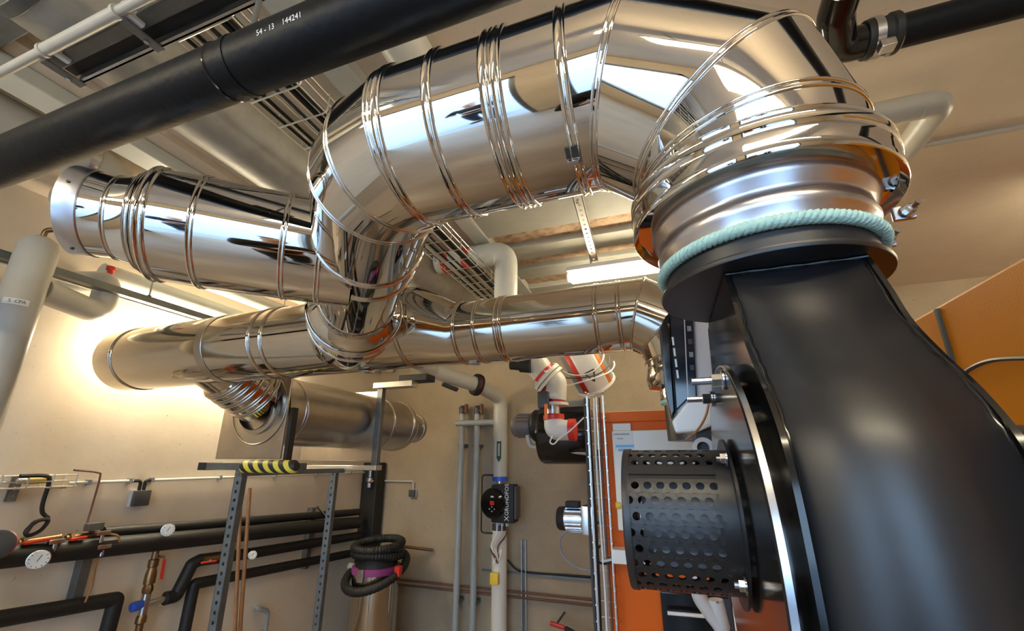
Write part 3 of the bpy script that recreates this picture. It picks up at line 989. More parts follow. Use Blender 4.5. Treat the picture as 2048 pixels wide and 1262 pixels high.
wire_tray('cable_tray', 'galvanised wire cable tray with black cables along the ceiling', W(-1.0, -1.0, 1.045), W(-1.0, 3.55, 1.045), (1, 0, 0), (0, 0, 1), .19, .06, .105, 5)
cab = [(-.040, .006, 'black_matt'), (-.075, .005, 'black_matt'), (.005, .006, 'darkgrey'), (.052, .010, 'black_matt'), (.074, .009, 'black_matt'), (-.058, .009, 'pvc_light'), (.065, .007, 'black_matt')]
for i, (o, r, m) in enumerate(cab):
    z0 = 1.05 + r + (.022 if i == 6 else 0)
    pts = curve([W(-1.0 + o + .006 * math.sin(i * 2 + k * 1.3), -1.0 + k * .5, z0 + .002 * math.sin(k + i)) for k in range(10)], 3)
    c = MB().sweep(pts, r, 8).build('cable', m)
    tag(c, ('thick' if r > .0065 else 'thin') + ' black power cable lying in the ceiling wire tray' if m != 'pvc_light' else 'pale grey cable lying along the edge of the ceiling wire tray', 'cable', 'cables in the ceiling tray')
    if m == 'darkgrey':
        c['label'] = 'dark grey cable in the middle of the ceiling wire tray'

# ---- pale pipes along the ceiling at the left
lp = thing('jacketed_pipe', 'pale grey jacketed pipe along the ceiling above the flared duct stub, ending in a bend', 'pipe', W(-2.15, 1.0, 1.1))
MB().sweep(fillet([W(-2.18, -1.2, 1.20), W(-2.18, .93, 1.20), W(-2.6, .98, 1.20)], .09), .085, 32).build('pipe_run', 'pvc', lp, smooth=60)
MB().lathe([(0, .086), (.004, .088), (.03, .088)], W(-2.18, .80, 1.20), (0, 1, 0), 32, caps=False).build('strap', 'zinc', lp)
MB().tube(W(-2.18, .7, 1.28), W(-2.18, .7, ZC), .006, n=8).build('hanger_rod', 'zinc', lp)
fp = MB().box(W(-2.00, .32, 1.20), W(-1.88, YF - .05, ZC - .071)).build('cable_trunking', 'pvc_light', smooth=0, bevel=.006)
tag(fp, 'pale flat trunking along the stepped soffit, left of the insulated duct', 'trunking')

# ---- grey plastic tube and steel rail in the top left corner
tb = thing('plastic_conduit', 'grey plastic conduit tube with sleeves in clips high in the corner', 'conduit', W(-1.4, .378, .96))
MB().tube(W(XL, .378, .98), W(.6, .378, .98), .0112, n=20).build('tube_run', 'pvc', tb)
for a, b in (((95, 85), (240, 12)),):
    xa, xb = at(*a, y=.378).x, at(*b, y=.378).x
    MB().tube(W(xa, .378, .98), W(xb, .378, .98), .0140, n=20).build('sleeve', 'pvc', tb)
    for x in (xa, xb):
        MB().tube(W(x - .005, .378, .98), W(x + .005, .378, .98), .0165, n=20).build('sleeve_ring', 'pvc', tb)
        MB().box(W(x + .010, .372, .975), W(x + .025, .42, 1.0)).build('clip', 'white_plastic', tb, smooth=0, bevel=.003)
rl = thing('steel_rail', 'grey steel mounting rail with cross brackets beside the plastic conduit', 'rail', W(-1.0, .44, .95))
rx0 = at(135, 118, y=.43).x
MB().box(W(rx0, .398, .985), W(.6, .428, 1.010)).build('rail_top', 'zinc_dark', rl, smooth=0, bevel=.003)
MB().box(W(rx0, .428, .992), W(.6, .456, 1.010)).build('rail_shadow_gap', 'black_matt', rl, smooth=0)  # black strip paints the dark shadow gap into the rail
MB().box(W(rx0, .456, .972), W(.6, .466, .976)).build('rail_lit_edge', 'zinc', rl, smooth=0)  # brighter zinc paints a lit bottom edge onto the rail
MB().box(W(rx0, .462, .972), W(.6, .466, 1.010)).build('rail_side', 'zinc_dark', rl, smooth=0)
for px, py in ((150, 120), (300, 62)):
    x = at(px, py, y=.44).x
    MB().box(W(x - .010, .388, .966), W(x + .014, .472, .972)).build('cross_bracket', 'zinc_dark', rl, smooth=0, bevel=.002)
    MB().lathe([(0, .006), (.005, .006)], W(x, .44, .966), (0, 0, -1), 6).build('nut', 'zinc', rl)
for x in (-.75, .1):
    MB().tube(W(x, .413, 1.0), W(x, .413, ZC), .005, n=8).build('hanger_rod', 'zinc_dark', rl)
    MB().tube(W(x, .378, .98), W(x, .413, 1.0), .005, n=8).build('conduit_hook', 'zinc_dark', tb)
bb = MB().box(W(-2.9, .33, 1.24), W(-1.56, .43, ZC)).build('steel_beam', 'zinc_dark', smooth=0, bevel=.004)
tag(bb, 'dark grey stained steel beam against the ceiling behind the plastic conduit', 'beam')

# ---- round pale spigot seen above the straight run
sp = at(800, 95, z=1.25)
o = MB().sweep(fillet([W(sp.x + .02, sp.y - .35, 1.245), W(sp.x + .02, sp.y + .35, 1.245)], .05), .072, 32).build('ceiling_pipe', 'pvc_light')
tag(o, 'short pale jacketed pipe against the ceiling behind the thick black pipe', 'pipe')

# ---- white elbow pipe with red collars, and the valve group it drops to
wp = thing('white_pipe', 'white jacketed pipe with red collars bending down beside the ceiling tray', 'pipe', W(-.78, 2.15, .5))
WY = 2.14
pa_, pb_ = at(938, 518, y=WY), at(1010, 560, y=WY)
zt = pa_.z - H + .005
MB().sweep(fillet([W(-1.245, WY, zt), W(-.79, WY, zt), W(-.79, WY, .62), at(1062, 712, y=2.26), at(1085, 745, y=2.30), at(1110, 765, y=2.32), at(1108, 800, y=2.32)], [.085, .06, .04, .03, .03], 9), .068, 32).build('pipe_run', 'pvc_light', wp, smooth=60)
for x in (-1.06, -1.2):
    MB().tube(W(x, WY, zt), W(x + .05, WY, zt), .070, n=32).build('red_collar', 'red', wp)
p0, p1 = at(1085, 745, y=2.30), at(1110, 768, y=2.32)
dd = (p1 - p0).normalized()
MB().lathe([(0, .070), (.018, .070)], p0, dd, 32).build('red_collar', 'red', wp)
fl = MB().lathe([(.026, .095), (.044, .095), (.045, .07), (.05, .07), (.052, .095), (.068, .095)], p0, dd, 32).build('pipe_flange', 'white_pipe', wp)
d_, u_, w_ = basis(dd)
for k in range(6):
    a = k * PI / 3
    bolt(fl, p0 + dd * .026 + (u_ * math.cos(a) + w_ * math.sin(a)) * .083, -dd, .009, .008, .016)
vb = at(1104, 800, y=2.32)
MB().tube(at(1104, 768, y=2.32), at(1104, 785, y=2.32), .062, n=28).build('red_collar', 'red', wp)
MB().lathe([(0, .075), (.02, .075)], at(1104, 797, y=2.32), (0, 0, 1), 28).build('pipe_flange', 'white_pipe', wp)
MB().tube(at(1106, 828, y=2.32), at(1105, 780, y=2.32), .040, n=24).build('valve_body', 'zinc', wp)
MB().tube(at(1112, 806, y=2.32), at(1112, 796, y=2.32), .048, n=24).build('red_collar', 'red', wp)
MB().lathe([(0, .075), (.016, .075)], at(1110, 812, y=2.32), (0, 0, 1), 28).build('pipe_flange', 'white_pipe', wp)
MB().obox(at(1088, 800, y=2.25), (.03, 0, 0), (0, .03, 0), (0, 0, .045)).build('valve_actuator', 'darkgrey', wp, bevel=.008)
MB().bar(at(1092, 838, y=2.22), at(1092, 808, y=2.22), .018, .008, up=(0, 1, 0)).build('valve_lever', 'orange_plastic', wp, bevel=.003)
MB().tube(at(1108, 840, y=2.32), at(1107, 830, y=2.32), .058, n=28).build('red_collar', 'red', wp)
e0, e1 = at(1108, 838, y=2.32), at(1135, 860, y=2.32)
MB().sweep(fillet([e0, Vector((e0.x, 2.32, e1.z)), Vector((e1.x + .03, 2.32, e1.z))], .07, 8), .055, 28).build('pipe_bend', 'white_pipe', wp, smooth=60)
MB().tube(Vector((e1.x + .01, 2.32, e1.z)), Vector((e1.x + .045, 2.32, e1.z)), .059, n=28).build('red_collar', 'red', wp)
MB().sweep(curve([at(1105, 872, y=2.24), at(1100, 884, y=2.24), at(1108, 888, y=2.24), at(1120, 876, y=2.24), at(1140, 862, y=2.24), at(1168, 835, y=2.24)]), .004, 6).build('cable', 'white_plastic', wp)
MB().lathe([(0, .04), (.06, .04), (.06, .03), (.12, .03)], at(1062, 732, y=2.22), (-1, 0, .15), 20).build('handle', 'black_matt', wp)

# ---- black feeder with its motor
fe = thing('pellet_feeder', 'black fuel feeder drum with a ribbed motor at its side below the white elbow', 'feeder', at(1130, 920, y=2.6))
FYY = 2.62
c0, c1 = at(1085, 905, y=FYY), at(1170, 905, y=FYY)
MB().lathe([(0, .10), (0, .155), (.02, .165), (.29, .165), (.31, .155), (.31, .1)], Vector((c0.x, FYY, at(1130, 872, y=FYY).z)), (1, 0, 0), 40).build('drum', 'black_gloss', fe)
MB().box(at(1085, 880, y=FYY) + Vector((0, -.1, 0)), at(1180, 815, y=FYY) + Vector((0, .12, 0))).build('gear_housing', 'black_matt', fe, bevel=.02)
MB().box(at(1128, 800, y=2.75), at(1175, 870, y=2.75) + Vector((0, .1, 0))).build('back_plate', 'midgrey', fe, smooth=0, bevel=.01)
ma, mb_ = at(1027, 852, y=FYY), at(1066, 852, y=FYY)
mot = MB().lathe([(0, .02), (0, .058), (.012, .068), (.03, .07), (.12, .07), (.125, .06)], ma, (1, 0, 0), 32).build('motor', 'brownmotor', fe)
for i in range(18):
    a = 2 * PI * i / 18
    MB().bar(ma + Vector((.035, .073 * math.cos(a), .073 * math.sin(a))), ma + Vector((.12, .073 * math.cos(a), .073 * math.sin(a))), .004, .008, up=(0, math.cos(a), math.sin(a))).build('cooling_fin', 'brownmotor', mot, smooth=0)
MB().lathe([(0, .085), (.02, .10), (.06, .10)], mb_, (1, 0, 0), 24).build('motor_flange', 'black_matt', fe)
MB().sweep(fillet([at(1055, 870, y=2.5), at(1060, 893, y=2.5), at(1172, 906, y=2.5)], .03), .013, 10).build('support_tube', 'pvc', fe)
MB().box((c0.x + .05, FYY + .1, at(1130, 905, y=FYY).z), (c1.x, YF, at(1130, 895, y=FYY).z)).build('wall_arm', 'black_matt', fe, smooth=0)

# ---- striped vessel hanging behind the far duct
vs = thing('striped_hopper', 'tilted round hopper with white, red and orange stripes under the far duct', 'hopper', at(1180, 780, y=2.5))
ax = (at(1192, 768, y=2.62) - at(1150, 690, y=2.45)).normalized()
o0 = at(1150, 690, y=2.45)
Lh = (at(1192, 768, y=2.62) - o0).length
dA, uA, wA = basis(ax)
toward = -ray(1180, 740).normalized()
ang0 = math.atan2(toward.dot(wA), toward.dot(uA))


def sector(a0, a1, r, m, name, s0=0.0, s1=None, th=.004):
    n = 10
    L = []
    for s in (s0, s1 if s1 is not None else Lh):
        L.append([o0 + dA * s + (uA * math.cos(a) + wA * math.sin(a)) * r for a in [a0 + (a1 - a0) * i / n for i in range(n + 1)]])
    b = MB()
    b.add(L[0] + L[1], [(i, i + 1, n + 2 + i, n + 1 + i) for i in range(n)])
    return b.build(name, m, vs, smooth=60, solid=th)


MB().lathe([(0, .118), (Lh, .118), (Lh + .02, .10), (Lh + .025, .02)], o0, ax, 48).build('shell', 'midgrey', vs, smooth=40)
sector(ang0 - .62, ang0 + .50, .121, 'white_plastic', 'label_field')
sector(ang0 - .86, ang0 - .62, .122, 'orange_plastic', 'orange_stripe')
sector(ang0 + .50, ang0 + .78, .122, 'red', 'red_stripe')
MB().lathe([(Lh - .012, .120), (Lh - .012, .126), (Lh + .006, .126), (Lh + .006, .120)], o0, ax, 48, caps=False).build('end_ring', 'white_plastic', vs)
mm = o0 + dA * (Lh * .62)
nn = (uA * math.cos(ang0) + wA * math.sin(ang0))
tt = dA.cross(nn)
for a, b in (((-.03, -.035), (0, .035)), ((.03, -.035), (0, .035)), ((-.03, -.035), (.03, -.035))):
    MB().bar(mm + tt * a[0] + dA * a[1] + nn * .124, mm + tt * b[0] + dA * b[1] + nn * .124, .008, .003, up=nn).build('emblem_stroke', 'print', vs, smooth=0)
for k in range(3):
    r = .135 + .012 * k
    pts = [o0 + dA * (Lh * .45 + .03 * k) + (uA * math.cos(a) + wA * math.sin(a)) * r + dA * .02 * math.sin(2 * a + k) for a in [ang0 - 1.5 + 3.0 * i / 14 for i in range(15)]]
    MB().sweep(pts, .0045, 6).build('cable', 'white_plastic' if k != 1 else 'darkgrey', vs)
MB().tube(o0 + Vector((0, .08, 0)), (o0.x, YF, o0.z), .02, n=10).build('wall_arm', 'zinc_dark', vs)
# perforated strut carrying the lamp
def strut(parent, p0, p1, face, width, depth, m, pitch=.05, hr=.009, name='perforated_face'):
    """U-shaped strut with real holes in its face"""
    p0, p1 = Vector(p0), Vector(p1)
    d = (p1 - p0).normalized()
    f = Vector(face)
    f = (f - d * f.dot(d)).normalized()
    s = d.cross(f)
    L = (p1 - p0).length
    n = max(1, int(L / pitch))
    b = perforated(lambda a, t: p0 + d * a + s * t, [(-width / 2, width / 2, False)], 0, L, pitch, hr * .75, n, hr, 12, stagger=False)
    b.build(name, m, parent, smooth=0)
    q = MB()
    for sg in (-1, 1):
        q.obox((p0 + p1) / 2 + s * sg * (width / 2 - .0015) - f * depth / 2, d * L / 2, s * .0015, f * depth / 2)
    q.build('flange', m, parent, smooth=0)


st = thing('mounting_strut', 'pale perforated mounting strut above the hanging lamp', 'strut', W(-.3, 2.1, 1.2))
strut(st, W(-.285, 1.70, 1.205), W(-.315, 2.46, 1.205), (0, 0, -1), .045, .03, 'wire', .047, .010)
for y in (1.8, 2.4):
    MB().tube(W(-.295, y, 1.2), W(-.295, y, ZC), .006, n=8).build('hanger_rod', 'zinc', st)

# ================================================================ LEFT WALL
WX = -2.86
# ---- standing jacketed pipe with a printed tag
vp = thing('standing_pipe', 'upright grey jacketed pipe with a printed tag near the left wall', 'pipe', (-2.55, .9, 0))
vx, vy = -2.55, at(62, 540, x=-2.55).y
ztop = at(70, 470, x=-2.55).z
MB().lathe([(0, .068), (ztop - .06, .068), (ztop - .02, .058), (ztop, .030)], (vx, vy, 0), (0, 0, 1), 32).build('pipe_run', 'pvc', vp, smooth=50)
MB().sweep(fillet([(vx, vy, ztop - .01), (vx + .01, vy, ztop + .035), (vx + .05, vy + .03, ztop + .05)], .02), .011, 12).build('vent_spout', 'brass', vp)
tg = at(16, 600, x=-2.50)
nv = Vector((-vx * .2, -vy, 0)).normalized()
nv = (Vector((0, 0, 0)) - Vector((vx, vy, 0))).normalized()
uu = Vector((-nv.y, nv.x, 0))
ctr = Vector((vx, vy, tg.z))
pp = ctr + nv * .068
lab = MB()
Ls = []
for dz in (-.013, .013):
    Ls.append([ctr + (nv * math.cos(a) + uu * math.sin(a)) * .0688 + Vector((0, 0, dz)) for a in [-.75 + i * 1.15 / 10 for i in range(11)]])
lab.add(Ls[0] + Ls[1], [(i, i + 1, 12 + i, 11 + i) for i in range(10)])
lb = lab.build('printed_tag', 'paper', vp, smooth=60)
# lettering bent round the pipe
cu_pts = 'S CPA'
for k, chs in enumerate(cu_pts):
    if chs == ' ':
        continue
    a = -.42 + k * .15
    n_ = nv * math.cos(a) + uu * math.sin(a)
    t_ = -nv * math.sin(a) + uu * math.cos(a)
    text(lb, chs, ctr + n_ * .0695, t_, (0, 0, 1), .020, 'print')
# ---- U-shaped jacketed pipe
up_ = thing('bent_pipe', 'grey jacketed pipe making a U bend on the left wall under the duct stub', 'pipe', at(180, 620, x=-2.7))
a0, a1, a2 = at(60, 592, x=-2.72), at(200, 628, x=-2.72), at(208, 560, x=-2.72)
MB().sweep(fillet([Vector((vx - .02, vy + .05, a0.z)), Vector((-2.72, a1.y, a0.z - .0)), Vector((-2.72, a1.y, a2.z)), Vector((XL, a1.y - .05, a2.z + .01))], [.09, .07], 9), .057, 28).build('pipe_run', 'pvc', up_, smooth=60)
MB().lathe([(0, .012), (.03, .012), (.03, .02), (.05, .02)], Vector((-2.74, a1.y, a2.z + .04)), (0, 0, 1), 14).build('vent_valve', 'red', up_)
# ---- strut along the wall with threaded hangers
ls = thing('wall_strut', 'dark grey steel strut running along the left wall behind the U bend', 'strut', at(230, 580, x=-2.62))
s0, s1 = at(0, 497, x=-2.66), at(400, 642, x=-2.66)
zz = (s0.z + s1.z) / 2
MB().box((-2.685, .3, zz - .018), (-2.635, 2.9, zz + .018)).build('channel', 'zinc_dark', ls, smooth=0)
MB().box((-2.70, .3, zz - .024), (-2.684, 2.9, zz - .018)).build('channel_lip', 'wire', ls, smooth=0)
for y in (.5, 1.42, 2.3):
    MB().tube((-2.66, y, zz), (-2.66, y, H + ZC), .005, n=8).build('threaded_rod', 'zinc', ls)
    MB().lathe([(0, .010), (.012, .010)], (-2.66, y, zz + .018), (0, 0, 1), 6).build('nut', 'black_matt', ls)
# ---- pale pipes behind the strut near the wall lamp
for i, (z_, x_) in enumerate(((.985, -2.80), (1.11, -2.70))):
    o = MB().sweep([W(x_, 1.25 + .1 * i, z_), W(x_, 3.9, z_)], .05, 24).build('wall_pipe', 'pvc_light')
    tag(o, ('lower' if i == 0 else 'upper') + ' pale jacketed pipe high on the left wall above the wall lamp', 'pipe')

# ---- insulated pipes on the left wall
def ipipe(name, label, pts, r, R=.06, m='insul', n=20):
    t = thing(name, label, 'pipe', pts[0])
    MB().sweep(fillet(pts, R), r, n).build('insulation', m, t, smooth=60)
    return t


p1 = ipipe('insulated_pipe', 'uppermost thin black insulated pipe on the left wall with a round gauge', [at(205, 1066, x=WX), at(716, 1024, x=WX)], .030)
p2 = ipipe('insulated_pipe', 'thick black insulated pipe on the left wall with a gauge and red valves above it', [at(-60, 1120, x=WX + .03), at(716, 1045, x=WX + .03)], .050)
p3 = ipipe('insulated_pipe', 'black insulated pipe on the left wall that steps down to the brass valve stack', [at(718, 1071, x=WX), at(505, 1106, x=WX), at(400, 1120, x=WX), at(384, 1128, x=WX), at(352, 1192, x=WX), at(330, 1197, x=WX)], .036, .014)
p4 = ipipe('insulated_pipe', 'lowest black insulated pipe on the left wall that bends down to the floor', [at(716, 1104, x=WX), at(388, 1168, x=WX), at(366, 1262, x=WX) + Vector((0, 0, -.6))], .033, .014)
p5 = ipipe('insulated_pipe', 'black insulated pipe by the brass valve stack, bending down with a square elbow', [at(-60, 1248, x=WX), at(232, 1198, x=WX), at(208, 1262, x=WX) + Vector((0, 0, -.5))], .036, .012)
for p, pts in ((p3, ((465, 1110), (440, 1114))),):
    MB().tube(at(452, 1112, x=WX + .03), at(405, 1120, x=WX + .03), .018, n=14).build('valve_body', 'brass', p)
    MB().bar(at(432, 1122, x=WX + .10), at(403, 1126, x=WX + .10), .018, .010).build('valve_lever', 'red', p, bevel=.003)
    MB().tube(at(420, 1118, x=WX + .03), at(420, 1122, x=WX + .10), .008, n=10).build('valve_stem', 'bolt', p)


def gauge(parent, px, py, r, pipe_x):
    c = at(px, py, x=pipe_x + .095)
    nrm = (W(0, 0, 0) - c)
    nrm.z *= .2
    nrm.normalize()
    g = MB().lathe([(-.03, .010), (-.012, .012), (-.010, r * .95), (-.002, r), (.004, r), (.005, r * .93)], c, nrm, 28).build('gauge_case', 'zinc', parent)
    MB().lathe([(.0052, r * .93), (.0058, r * .92)], c, nrm, 28).build('gauge_dial', 'glass', g)
    d, u, w = basis(nrm)
    MB().bar(c + nrm * .0065 - (u * .3 + w * .7) * r * .7, c + nrm * .0065 + (u * .3 + w * .7) * r * .3, .003, .001, up=nrm).build('needle', 'print', g, smooth=0)
    for k in range(9):
        a = math.radians(-40 + k * 32)
        e = u * math.cos(a) + w * math.sin(a)
        MB().bar(c + nrm * .0062 + e * r * .68, c + nrm * .0062 + e * r * .85, .0025, .001, up=nrm).build('dial_mark', 'print', g, smooth=0)
    MB().tube(c - nrm * .03, c - nrm * .03 + Vector((-.07, 0, 0)), .009, n=10).build('gauge_stem', 'brass', parent)


gauge(p1, 336, 1060, .034, WX)
gauge(p2, 77, 1119, .040, WX + .02)
gauge(p3, 505, 1110, .028, WX)
# red levers and brass valve bodies between the two upper pipes
for (a, b, lv) in (((35, 1088), (120, 1075), ((45, 1088), (100, 1078))), ((130, 1078), (200, 1068), ((140, 1080), (173, 1074)))):
    MB().tube(at(*a, x=WX), at(*b, x=WX), .017, n=14).build('valve_body', 'brass', p1)
    MB().tube(at(a[0] + 8, a[1] - 1, x=WX), at(a[0] + 16, a[1] - 3, x=WX), .026, n=6).build('union_nut', 'brass', p1)
    MB().bar(at(*lv[0], x=WX + .06), at(*lv[1], x=WX + .06), .020, .012).build('valve_lever', 'red', p1, bevel=.003)
for px, py in ((112, 1083), (206, 1066), (207, 1093)):
    c = at(px, py, x=WX + .07)
    MB().obox(c, (.012, 0, 0), (0, .030, 0), (0, 0, .010)).build('sensor_clip', 'zinc', p2, bevel=.003)
    MB().tube(c, c + Vector((.0, 0, -.045)), .009, n=10).build('drain_spout', 'zinc', p2)
MB().obox(at(188, 1053, x=WX + .02), (.02, 0, 0), (0, .035, 0), (0, 0, .018)).build('clamp_saddle', 'zinc_dark', p1, bevel=.005)
hd = at(-6, 1090, x=WX + .10)
w5 = MB().lathe([(-.02, .03), (0, .055), (.02, .060), (.03, .045), (.032, .02)], hd, Vector((.8, -.5, .1)), 28).build('pump_head', 'darkgrey', p1)
MB().lathe([(-.03, .05), (-.018, .058), (-.005, .05)], hd, Vector((.8, -.5, .1)), 28, caps=False).build('pump_ring', 'red', p1)
# brass valve stack
bs = thing('valve_stack', 'upright stack of brass fittings with a red lever and a blue cap', 'valve', at(285, 1262, x=WX) + Vector((0, 0, -.45)))
ba, bb_ = at(312, 1102, x=WX), at(277, 1262, x=WX)
bdir = (bb_ - ba).normalized()
Lb = (bb_ - ba).length
MB().lathe([(0, .017), (Lb * .10, .017), (Lb * .11, .026), (Lb * .20, .026), (Lb * .21, .02), (Lb * .3, .028), (Lb * .42, .028), (Lb * .43, .018)], ba, bdir, 12).build('ball_valve', 'brass', bs)
MB().lathe([(Lb * .43, .02), (Lb * .47, .026), (Lb * .52, .026), (Lb * .54, .02)], ba, bdir, 6).build('union_nut', 'brass', bs)
MB().lathe([(Lb * .54, .022), (Lb * .8, .022)], ba, bdir, 20).build('mixer_body', 'zinc', bs)
MB().lathe([(Lb * .8, .02), (Lb * .84, .026), (Lb * .9, .026), (Lb * .92, .018), (Lb + .5, .018)], ba, bdir, 12).build('lower_fitting', 'brass', bs)
c = at(292, 1205, x=WX)
MB().tube(c + Vector((0, -.03, -.01)), at(335, 1196, x=WX), .018, n=16).build('side_branch', 'zinc', bs)
MB().lathe([(0, .022), (.03, .026), (.05, .024), (.055, .015)], at(283, 1208, x=WX + .005), Vector((.1, -1, -.1)), 16).build('blue_cap', 'blue', bs)
MB().bar(at(329, 1118, x=WX + .06), at(322, 1158, x=WX + .06), .012, .014, up=(1, 0, 0)).build('valve_lever', 'red', bs, bevel=.003)
MB().tube(at(318, 1112, x=WX), at(328, 1114, x=WX + .07), .008, n=10).build('valve_stem', 'bolt', bs)
# wall rails holding the pipes
for i, (px, y0, y1, lab_) in enumerate(((168, 1115, 1205, 'grey wall rail beneath the thick insulated pipe'), (622, 1020, 1130, 'grey wall rail behind the four insulated pipes near the corner'))):
    a, b = at(px, y0, x=XL + .02), at(px - 8, y1, x=XL + .02)
    o = MB().box((XL, a.y - .022, b.z - .02), (XL + .055, a.y + .022, a.z + .02)).build('wall_rail', 'zinc_dark', smooth=0, bevel=.003)
    tag(o, lab_, 'rail')
hb = MB()
ha_ = at(640, 1015, x=WX + .03)
o = hb.bar(at(634, 1012, x=WX + .03), at(650, 1032, x=WX + .03), .02, .012).build('chrome_lever', 'bolt', bevel=.004)
tag(o, 'short bright metal lever standing on the upper insulated pipe near the corner', 'lever')
# small bent grey pipe low on the wall
o = MB().sweep(fillet([at(512, 1216, x=XL), at(512, 1216, x=XL + .06), at(536, 1222, x=XL + .06), at(532, 1262, x=XL + .06) + Vector((0, 0, -.3))], .04), .016, 12).build('bent_wall_pipe', 'grey_paint')
tag(o, 'short grey painted pipe bending out of the left wall behind the copper rods', 'pipe')

# ---- surface conduit, sockets and their leads
co = thing('wall_conduit', 'thin cream conduit along the left wall above the insulated pipes', 'conduit', at(400, 955, x=XL + .02))
cz = at(420, 956, x=XL + .02).z
ya, yb, yc, yd = [at(q, 955, x=XL + .02).y for q in (140, 268, 302, 735)]
MB().tube((XL + .02, ya, cz), (XL + .02, yb, cz), .0085, n=10).build('conduit_run', 'pvc_light', co)
MB().tube((XL + .02, yc, cz), (XL + .02, YF - .02, cz), .0085, n=10).build('conduit_run', 'pvc_light', co)
for px in (180, 262, 305, 440, 550, 632, 700):
    y = at(px, 955, x=XL + .02).y
    MB().box((XL, y - .008, cz - .014), (XL + .032, y + .008, cz + .014)).build('clip', 'midgrey', co, smooth=0)


def socket(label, c, nrm, side, s=.04):
    t = thing('junction_box', label, 'box', c)
    n, sd = Vector(nrm), Vector(side)
    MB().obox(c + n * .012, n * .012, sd * s, Vector((0, 0, s))).build('back_box', 'lightgrey', t, bevel=.004)
    MB().obox(c + n * .036, n * .013, sd * s * .93, Vector((0, 0, s * .93))).build('cover', 'darkgrey', t, bevel=.006)
    return t


sc = at(274, 996, x=XL + .001)
sk = socket('grey square socket box with two bent leads on the left wall', sc, (1, 0, 0), (0, 1, 0), .046)
MB().sweep(fillet([Vector((XL + .02, yb, cz)), Vector((XL + .022, sc.y - .012, cz)), Vector((XL + .022, sc.y - .012, sc.z + .03))], .03), .009, 8).build('lead', 'black_matt', sk)
MB().sweep(fillet([Vector((XL + .02, yc, cz)), Vector((XL + .022, sc.y + .012, cz)), Vector((XL + .022, sc.y + .012, sc.z + .03))], .03), .009, 8).build('lead', 'black_matt', sk)
fc = at(828, 986, y=YF - .001)
fk = socket('small dark junction box hanging under a conduit on the far wall', fc, (0, -1, 0), (1, 0, 0), .036)
fz = at(790, 962, y=YF).z
MB().sweep(fillet([Vector((XL + .02, YF - .02, fz)), Vector((fc.x, YF - .02, fz)), Vector((fc.x, YF - .02, fc.z + .02))], .03), .009, 8).build('lead', 'pvc', fk)

# wall basket tray with cables
ta_, tb_ = at(-80, 940, x=XL + .06), at(148, 950, x=XL + .06)
wt = wire_tray('cable_basket', 'galvanised wire basket fixed to the left wall with a yellow sleeve in it', Vector((XL + .06, ta_.y, cz - .012)), Vector((XL + .06, tb_.y, cz - .012)), (1, 0, 0), (0, 0, 1), .09, .055, .09, 4, .003)
for y in (ta_.y + .1, tb_.y - .05):
    MB().box((XL, y - .01, cz - .02), (XL + .11, y + .01, cz - .015)).build('wall_bracket', 'zinc', wt, smooth=0)
MB().tube((XL + .07, at(58, 945, x=XL + .07).y, cz + .02), (XL + .07, at(102, 948, x=XL + .07).y, cz + .022), .016, n=16).build('yellow_sleeve', 'yellow_brown', wt)
MB().tube((XL + .07, at(40, 945, x=XL + .07).y, cz + .02), (XL + .07, at(58, 948, x=XL + .07).y, cz + .02), .013, n=16).build('sleeve_nut', 'bolt', wt)
br = thing('perforated_bracket', 'short perforated steel bracket below the wall basket', 'bracket', at(22, 1000, x=XL + .03))
strut(br, at(38, 952, x=XL + .03), at(20, 1003, x=XL + .03), (1, -.2, 0), .035, .025, 'zinc_dark', .035, .008)
cbl = [
    ('black cable dropping from the wall basket into a coil above the red valve', [at(40, 952, x=XL + .12), at(92, 952, x=XL + .11), at(98, 965, x=XL + .08), at(86, 1005, x=XL + .06), at(85, 1025, x=XL + .05), at(96, 1037, x=XL + .05), at(75, 1042, x=XL + .06), at(52, 1062, x=XL + .06), at(58, 1071, x=XL + .06), at(82, 1060, x=XL + .06), at(96, 1040, x=XL + .06), at(70, 1044, x=XL + .07), at(50, 1068, x=XL + .08)], .009, 'black_matt'),
    ('thin brown lead looping from the wall basket down to the sensor clips', [at(148, 940, x=XL + .05), at(195, 945, x=XL + .03), at(200, 955, x=XL + .03), at(185, 1010, x=XL + .03), at(174, 1050, x=XL + .05), at(180, 1062, x=XL + .09), at(205, 1066, x=XL + .15)], .005, 'rust'),
    ('thin orange-brown lead hanging from the sensor clip to the lower pipe', [at(206, 1066, x=XL + .16), at(236, 1072, x=XL + .16), at(234, 1088, x=XL + .16), at(208, 1094, x=XL + .16), at(194, 1120, x=XL + .13), at(184, 1170, x=XL + .12), at(170, 1205, x=XL + .13)], .005, 'copper')]
for l_, pts, r, m in cbl:
    tag(MB().sweep(curve(pts, 5), r, 8).build('cable', m), l_, 'cable')

# ================================================================ SUPPORT FRAME UNDER THE SILENCER
sf = thing('support_frame', 'frame of perforated steel posts and cross bars carrying the silencer drum', 'frame', (-2.1, 2.3, 0))
po1, po2 = at(479, 940, y=1.72), at(667, 940, y=2.50)
strut(sf, Vector((po1.x, po1.y, 0)), Vector((po1.x, po1.y, po1.z)), (.25, -1, 0), .042, .04, 'zinc_dark', .042, .009)
strut(sf, Vector((po2.x, po2.y, 0)), Vector((po2.x, po2.y, po2.z)), (.25, -1, 0), .042, .04, 'zinc_dark', .045, .009)
ca, cb_ = at(404, 926, y=1.71), at(590, 926, y=1.71)
bz = po1.z + .018
MB().box((ca.x, 1.70, bz - .018), (cb_.x, 1.79, bz + .018)).build('cross_bar', 'zinc_dark', sf, smooth=0, bevel=.003)
MB().box((ca.x - .01, 1.697, bz - .02), (ca.x + .05, 1.793, bz + .02)).build('end_cap', 'black_matt', sf, smooth=0, bevel=.003)
